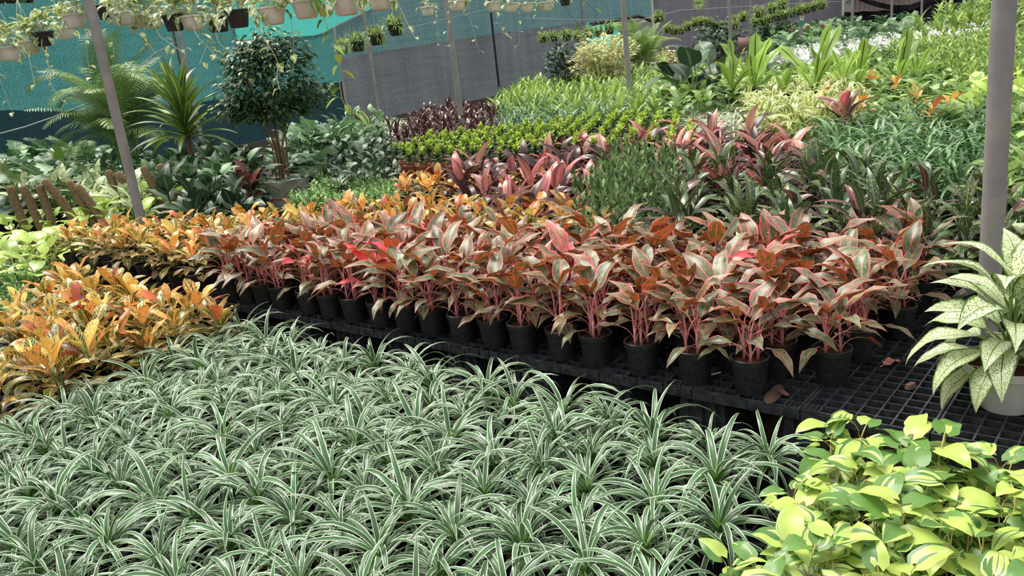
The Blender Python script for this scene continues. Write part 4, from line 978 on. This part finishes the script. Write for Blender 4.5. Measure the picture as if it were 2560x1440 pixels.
# tree in the ribbed pot
p = atd(712, 470, 10.4); t = thing('bushy_tree', 'dark green bushy tree on many thin stems in a white ribbed pot', 'tree', None, (p.x, p.y, 0))
m = MB(); m.lathe([(0, .0), (.24, 0), (.25, .02), (.305, .36), (.31, .38), (.295, .385), (.285, .35), (0, .34)], 72, 0, .03); ob('pot', auto_smooth(m.mesh('fluted_pot', MCP), 50), t)
rg = random.Random(77); CC = atd(672, 200, 10.4) - Vector((p.x, p.y, 0)); cx, cy, cz = CC
blobs = [(0, 0, .05, .58, .58, .50), (-.30, 0, -.1, .36, .4, .34), (.30, .05, -.12, .36, .4, .40), (.05, -.1, .42, .36, .36, .22), (-.25, .1, .25, .3, .3, .22), (.28, 0, .28, .3, .3, .22), (.1, -.2, -.35, .3, .3, .2), (-.2, -.1, -.34, .26, .3, .18), (-.45, 0, -.28, .28, .3, .24), (.46, .02, -.24, .28, .3, .26)]
for k in range(16):
    an = rg.random() * 6.28; r_ = rg.uniform(0, .09); tx, ty, tz = cx + rg.uniform(-.42, .42), cy + rg.uniform(-.4, .4), cz + rg.uniform(-.3, .1)
    m = MB(); m.tube([(r_ * math.cos(an), r_ * math.sin(an), .33), (tx * .25, ty * .25, .33 + (tz - .33) * .45), (tx * .7, ty * .7, .33 + (tz - .33) * .8), (tx, ty, tz)], [.010, .008, .006, .004], 5)
    ob('trunk', m.mesh('thin_trunk', MBS), t)
its = []
for k in range(3600):
    bx, by, bz, rx, ry, rz = blobs[min(9, int(rg.random() ** 1.35 * 10))]
    u = rg.uniform(-1, 1); an = rg.uniform(0, 6.28); q = rg.random() ** .4; w = math.sqrt(1 - u * u)
    d = Vector((w * math.cos(an), w * math.sin(an), u)); lay = .06 * round(d.z * q * rz * .9 / .06)
    pos = Vector((cx + bx + d.x * q * rx, cy + by + d.y * q * ry, cz + bz + lay + rg.uniform(-.02, .02)))
    its.append((rg.randrange(3), Matrix.LocRotScale(pos, Euler((rg.uniform(-.5, .3), rg.uniform(-.3, .3), an - PI / 2 + rg.uniform(-.9, .9))), Vector([rg.uniform(.8, 1.25)] * 3)), .2))
o = ob('foliage', joined('f_tree', its, 'tree_foliage'), t, tcol=0.); o['kind'] = 'stuff'
# round bushes
def bush(name, label, px, py, Z, rx, rz, key, n, sc, tone=.3, cat='shrub'):
    p = atd(px, py, Z); t = thing(name, label, cat, None, (p.x, p.y, 0)); rg = random.Random(int(px)); its = []
    for k in range(n):
        u = rg.uniform(-1, 1); an = rg.uniform(0, 6.28); q = rg.random() ** .35; w = math.sqrt(1 - u * u); lump = 1 + .22 * math.sin(an * 3 + u * 5)
        pos = Vector((w * math.cos(an) * q * rx * lump, w * math.sin(an) * q * rx * lump, max(.05, p.z + u * q * rz * lump)))
        its.append((rg.randrange(3), Matrix.LocRotScale(pos, Euler((rg.uniform(-.4, .7), rg.uniform(-.4, .4), an - PI / 2 + rg.uniform(-.9, .9))), Vector([sc * rg.uniform(.8, 1.25)] * 3)), tone + rg.uniform(-.3, .3)))
    o = ob('foliage', joined(key, its, name + '_foliage'), t, tcol=0.); o['kind'] = 'stuff'
    m = MB()
    for k in range(4): m.tube([(.03 * k - .04, 0, 0), ((k - 1.5) * rx * .25, (k % 2 - .5) * rx * .4, p.z)], [.03, .012], 5)
    ob('trunk', m.mesh('bush_trunk', MBS), t)
bush('cream_bush', 'pale cream-leaved bush in front of the net doorway', 1508, 143, 18, .66, .46, 'f_cream', 2300, 1., .55)
bush('dark_bush', 'small dark bush left of the cream bush', 1405, 165, 18.5, .36, .42, 'f_dark', 420, 1.1)
bush('net_corner_tree', 'leafy tree on a leaning trunk by the grey net', 1935, 82, 25, .55, .6, 'f_tree', 420, 2.4)
bush('net_shrub', 'leafy shrub against the grey net left of the sign', 1795, 105, 24, .6, .6, 'f_tree', 420, 2.2)
bush('far_shrub', 'green shrub before the black cloth wall', 2455, 30, 36, .9, .7, 'f_tree', 400, 3.5)
bush('corner_shrub', 'pale green shrub at the top corner beyond the thick post', 2548, 60, 26, .9, .9, 'f_tree', 600, 2.6)
bush('white_flower_bush', 'pale leafy shrub right of the doorway', 1670, 150, 24, .5, .35, 'f_cream', 300, 1.4)
for k, (x, y, Z, r) in enumerate([(40, -60, 26, 2.6), (300, -70, 27, 2.8), (650, -90, 30, 3.), (2250, -70, 75, 5.), (2480, -60, 62, 5.)]):
    bush('garden_tree', ['leafy tree crown above the net at the corner', 'tree crown above the teal net behind the white baskets', 'tree crown above the bright net', 'tree behind the corrugated wall', 'big tree behind the far posts'][k], x, y, Z, r, r * .7, 'f_tree', 1500, 5. if k < 3 else 9., cat='tree')

# ------------------------------------------------------------------ hanging pots
m = MB(); m.lathe([(0, 0), (.062, 0), (.072, .008), (.082, .055), (.094, .10), (.096, .104), (.104, .106), (.104, .118), (.096, .118), (.088, .09), (0, .085)], 28); HW = auto_smooth(m.mesh('hanging_bowl', MWP), 40)
m = MB(); m.lathe([(0, 0), (.062, 0), (.072, .008), (.082, .055), (.094, .10), (.096, .104), (.104, .106), (.104, .118), (.096, .118), (.088, .09), (0, .085)], 28); HC = auto_smooth(m.mesh('hanging_bowl_cream', MCP), 40)
m = MB(); m.lathe([(0, 0), (.06, 0), (.066, .006), (.088, .115), (.098, .117), (.098, .13), (.09, .13), (.082, .10), (0, .095)], 24); HB = auto_smooth(m.mesh('hanging_pot', MBP), 40)
def hangers(mat, r, hh, wr=.0016):
    m = MB()
    for k in range(3):
        an = k * 2.094 + .5; m.tube([(r * math.cos(an), r * math.sin(an), .112), (0, 0, hh)], wr, 4)
    m.tube([(0, 0, hh), (0, 0, hh + .03), (.012, 0, hh + .045), (.02, 0, hh + .03)], wr * 1.3, 4); return m.mesh('hanger', mat)
HGW = hangers(MWS, .10, .50, .002); HGB = hangers(MDW, .095, .45)
HN = [0]
HL = []
def hang(px, py, w, kind, label, grp, content, nl=20, sc=1., vines=0, rnd=0):
    wid = .208 if kind != 'b' else .196; Z = wid * F / w; p = atd(px, py, Z); HN[0] += 1; rg = random.Random(HN[0] * 7)
    t = thing('hanging_basket', label, 'hanging pot', grp, (p.x, p.y, p.z - .115), rg.uniform(0, 6))
    HL.append((t, px, py, Z))
    ob('pot', {'w': HW, 'c': HC, 'b': HB}[kind], t); ob('hanger', HGB if kind == 'b' else HGW, t)
    if content == 'fern':
        ob('foliage', FOL['fern'][rg.randrange(4)], t, (0, 0, .10), (0, 0, rg.uniform(0, 6)), sc * rg.uniform(1.15, 1.5), 0.); t.children[-1]['kind'] = 'stuff'
    else:
        pl_, _ = vase(n=nl, nst=4, h0=.0, h1=.07, t0=-55, t1=40, s0=.9, s1=1., key='pothos', tone=(0, .8), seed=HN[0], spread=.04, tj=25)
        for (q, rr, s, tn, i_) in pl_: ob('leaf', LIBM['pothos'][i_], t, (q[0], q[1], .10 + q[2]), rr, s * sc, tn)
    for v in range(vines):
        an = rg.uniform(0, 6.28); L = rg.uniform(.25, .55); vine(t, [(.09 * math.cos(an), .09 * math.sin(an), .12), (.14 * math.cos(an), .14 * math.sin(an), .10), (.16 * math.cos(an) + rg.uniform(-.05, .05), .16 * math.sin(an), -.05), (.16 * math.cos(an) + rg.uniform(-.1, .1), .16 * math.sin(an) + rg.uniform(-.1, .1), -L)], 'pvine', rg, int(L * 22), .8, .002)
    return t
def vine(t, P, key, rg, n, s, r=.003, mat=None):
    # smooth the path
    Q = [Vector(p) for p in P]; pts = []
    for i in range(len(Q) - 1):
        a, b, c, d = Q[max(0, i - 1)], Q[i], Q[i + 1], Q[min(len(Q) - 1, i + 2)]
        for k in range(6):
            u = k / 6; pts.append(.5 * ((2 * b) + (c - a) * u + (2 * a - 5 * b + 4 * c - d) * u * u + (3 * b - a - 3 * c + d) * u ** 3))
    pts.append(Q[-1]); m = MB(); m.tube(pts, r, 4); ob('vine', m.mesh('vine', mat or (MLS if key == 'vine' else MWS)), t)
    for k in range(n):
        q = pts[min(len(pts) - 1, int((k + .6) / n * len(pts)))]
        ob('leaf', LIBM[key][rg.randrange(len(LIBM[key]))], t, q, (rg.uniform(-.3, .5), 0, rg.uniform(0, 6.28)), s * rg.uniform(.6, 1.15), rg.uniform(0, .8))
LW = [(17, 118, 60, 'w'), (70, 103, 55, 'w'), (107, 84, 52, 'b'), (185, 36, 60, 'w'), (160, 70, 50, 'w'), (262, 18, 50, 'b'), (300, 30, 58, 'w'), (338, 38, 56, 'w'), (378, 38, 56, 'c'), (432, 42, 58, 'b'), (478, 40, 62, 'w'), (545, 46, 56, 'b'), (592, 30, 64, 'b'), (677, 18, 76, 'w'), (762, 2, 76, 'w'), (862, -8, 80, 'w'), (948, -9, 60, 'c'),
      (1068, 18, 38, 'c'), (1143, 2, 44, 'c'), (1235, 6, 42, 'c'), (1277, 8, 40, 'c'), (1318, 8, 40, 'c'), (1364, 5, 40, 'c')]
for k, (x, y, w, kd) in enumerate(LW):
    near = k < 17; col = {'w': 'white', 'b': 'black', 'c': 'cream'}[kd]
    hang(x, y, w, kd, f'{col} hanging basket of marbled pothos, {nth(k + 1 if near else k - 16)} from the left in the {"near" if near else "second"} row', 'pothos baskets', 'pothos', 46 if near else 22, 1.05 if near else .85, 1 if k in (0, 3, 6, 8, 11, 13, 17) else (2 if k in (18, 19, 21) else 0))
hang(1412, -4, 30, 'b', 'black hanging pot at the top edge before the doorway', 'pothos baskets', 'pothos', 12, .8)
t = hang(133, 636, 46, 'w', 'low white hanging basket with wilted pothos before the lime philodendrons', None, 'pothos', 12, .7)
FN = [(855, 117, 30), (893, 107, 36), (939, 90, 38), (987, 65, 40), (1357, 94, 20), (1385, 92, 20), (1416, 89, 22), (1444, 91, 20), (1471, 83, 22), (1497, 79, 22), (1524, 71, 24), (1646, 43, 20)]
for k, (x, y, w) in enumerate(FN): hang(x, y, w, 'b', f'black hanging pot of feathery green fern, {nth(k + 1)} along the rows from the bushy tree', 'hanging ferns', 'fern', 0, 1.)
p0 = [(1665, 72), (1878, 60)]
for k in range(12):
    f = k / 11; hang(1668 + f * 190, 72 - 22 * f + 8 * math.sin(k), 17, 'b', f'hanging fern pot in the long row before the grey net, {nth(k + 1)} from the doorway', 'long row of hanging ferns', 'fern', 0, 1.)
for k in range(10):
    f = k / 9; hang(1888 + f * 166, 56 - 44 * f, 19, 'b', f'hanging fern pot in the slanting row by the flag post, {nth(k + 1)} from the sign', 'slanting row of hanging ferns', 'fern', 0, 1.)
for k, (x, y, w) in enumerate([(1748, 12, 22), (1858, 42, 20), (1897, 32, 20), (1930, 22, 20), (1955, 10, 22), (1836, 62, 18)]):
    hang(x, y, w, 'b' if k else 'c', f'single hanging fern pot above the long row, {nth(k + 1)} from the doorway', 'upper hanging ferns', 'fern', 0, 1.1)
for k, (x, y, w) in enumerate([(1838, 4, 24), (1703, -6, 22)]): pass
# trailing vines of the near baskets
def trail(tx, ty, Z, pts, key, n, s, label, r=.003):
    # a long vine growing out of the nearest basket: part of that basket
    x0, y0 = pts[0][:2]; t, _, _, Z = min(HL[:26], key=lambda h: (h[1] - x0) ** 2 + (h[2] - y0) ** 2)
    M = Matrix.Rotation(-t.rotation_euler.z, 3, 'Z'); rg = random.Random(int(tx))
    P = [(0, 0, .12)] + [M @ (atd(x, y, Z - .12 + dz) - t.location) for x, y, dz in pts]
    vine(t, P, key, rg, n, s, r, MBS if key == 'vine' and r > .004 else None)
trail(815, 20, 5.6, [(795, 5, 0), (815, 60, 0), (835, 110, .05), (848, 165, .05), (850, 215, .08), (862, 262, .08), (905, 300, .1)], 'vine', 17, .8, 'green heart-leaf vine trailing below the big white baskets')
trail(680, 70, 5.6, [(655, 70, 0), (660, 95, 0), (682, 130, 0), (695, 160, .05), (692, 190, .05), (700, 225, .05)], 'pvine', 10, .8, 'thin marbled vine hanging in front of the bushy tree')
trail(1440, 0, 7., [(1400, -5, 0), (1425, 35, 0), (1450, 62, 0), (1478, 66, 0), (1490, 30, 0), (1462, 5, 0)], 'vine', 9, .75, 'looping brown-stemmed vine before the doorway', .005)
trail(1000, 0, 7., [(985, -5, 0), (1005, 30, 0), (1022, 65, 0), (1040, 100, 0)], 'pvine', 5, .9, 'thin green vine hanging beside the hanging fern pots')
trail(110, 120, 7.4, [(105, 118, 0), (118, 140, 0), (122, 175, 0), (130, 215, 0), (150, 245, 0), (168, 262, 0)], 'pvine', 12, .75, 'marbled vine trailing across the teal net from the black basket')
trail(75, 130, 7.4, [(68, 125, 0), (76, 160, 0), (84, 195, 0), (88, 215, 0)], 'pvine', 5, .8, 'short thin vine below the second white basket')
trail(420, 80, 6.8, [(385, 60, 0), (400, 90, 0), (425, 108, 0), (450, 125, 0), (462, 122, 0)], 'pvine', 9, 1., 'cream vine sagging under the baskets above the yellow dracaena')
trail(350, 70, 6.8, [(345, 60, 0), (350, 85, 0), (372, 110, 0), (388, 135, 0)], 'pvine', 8, 1.1, 'cream vine hanging over the palm')
trail(520, 80, 6.8, [(490, 85, 0), (512, 110, 0), (530, 130, 0), (548, 150, 0)], 'pvine', 9, 1., 'marbled vine hanging left of the bushy tree')
trail(620, 90, 6.8, [(540, 85, 0), (552, 112, 0), (580, 128, 0), (612, 130, 0), (622, 112, 0)], 'pvine', 6, .8, 'marbled vine curling up before the tree crown')

for k, (x, y) in enumerate([(2070, 170), (2062, 192), (2150, 205), (2180, 158), (2240, 165), (2292, 190), (2330, 215), (2105, 150), (1955, 190), (2380, 200), ]):
    p = at(x, y, .95); stand('small red and orange croton among the far greens, ' + nth(k + 1) + ' of those scattered', 'plant', 'scattered red crotons', (p.x, p.y, .45), 'croton', 'small_croton', 'black', .85, k, (.006, MDS), n=12, nst=1, h0=.05, h1=.2, t0=-20, t1=45, s0=.9, s1=1., tone=(.3, 1.1), seed=k + 400)
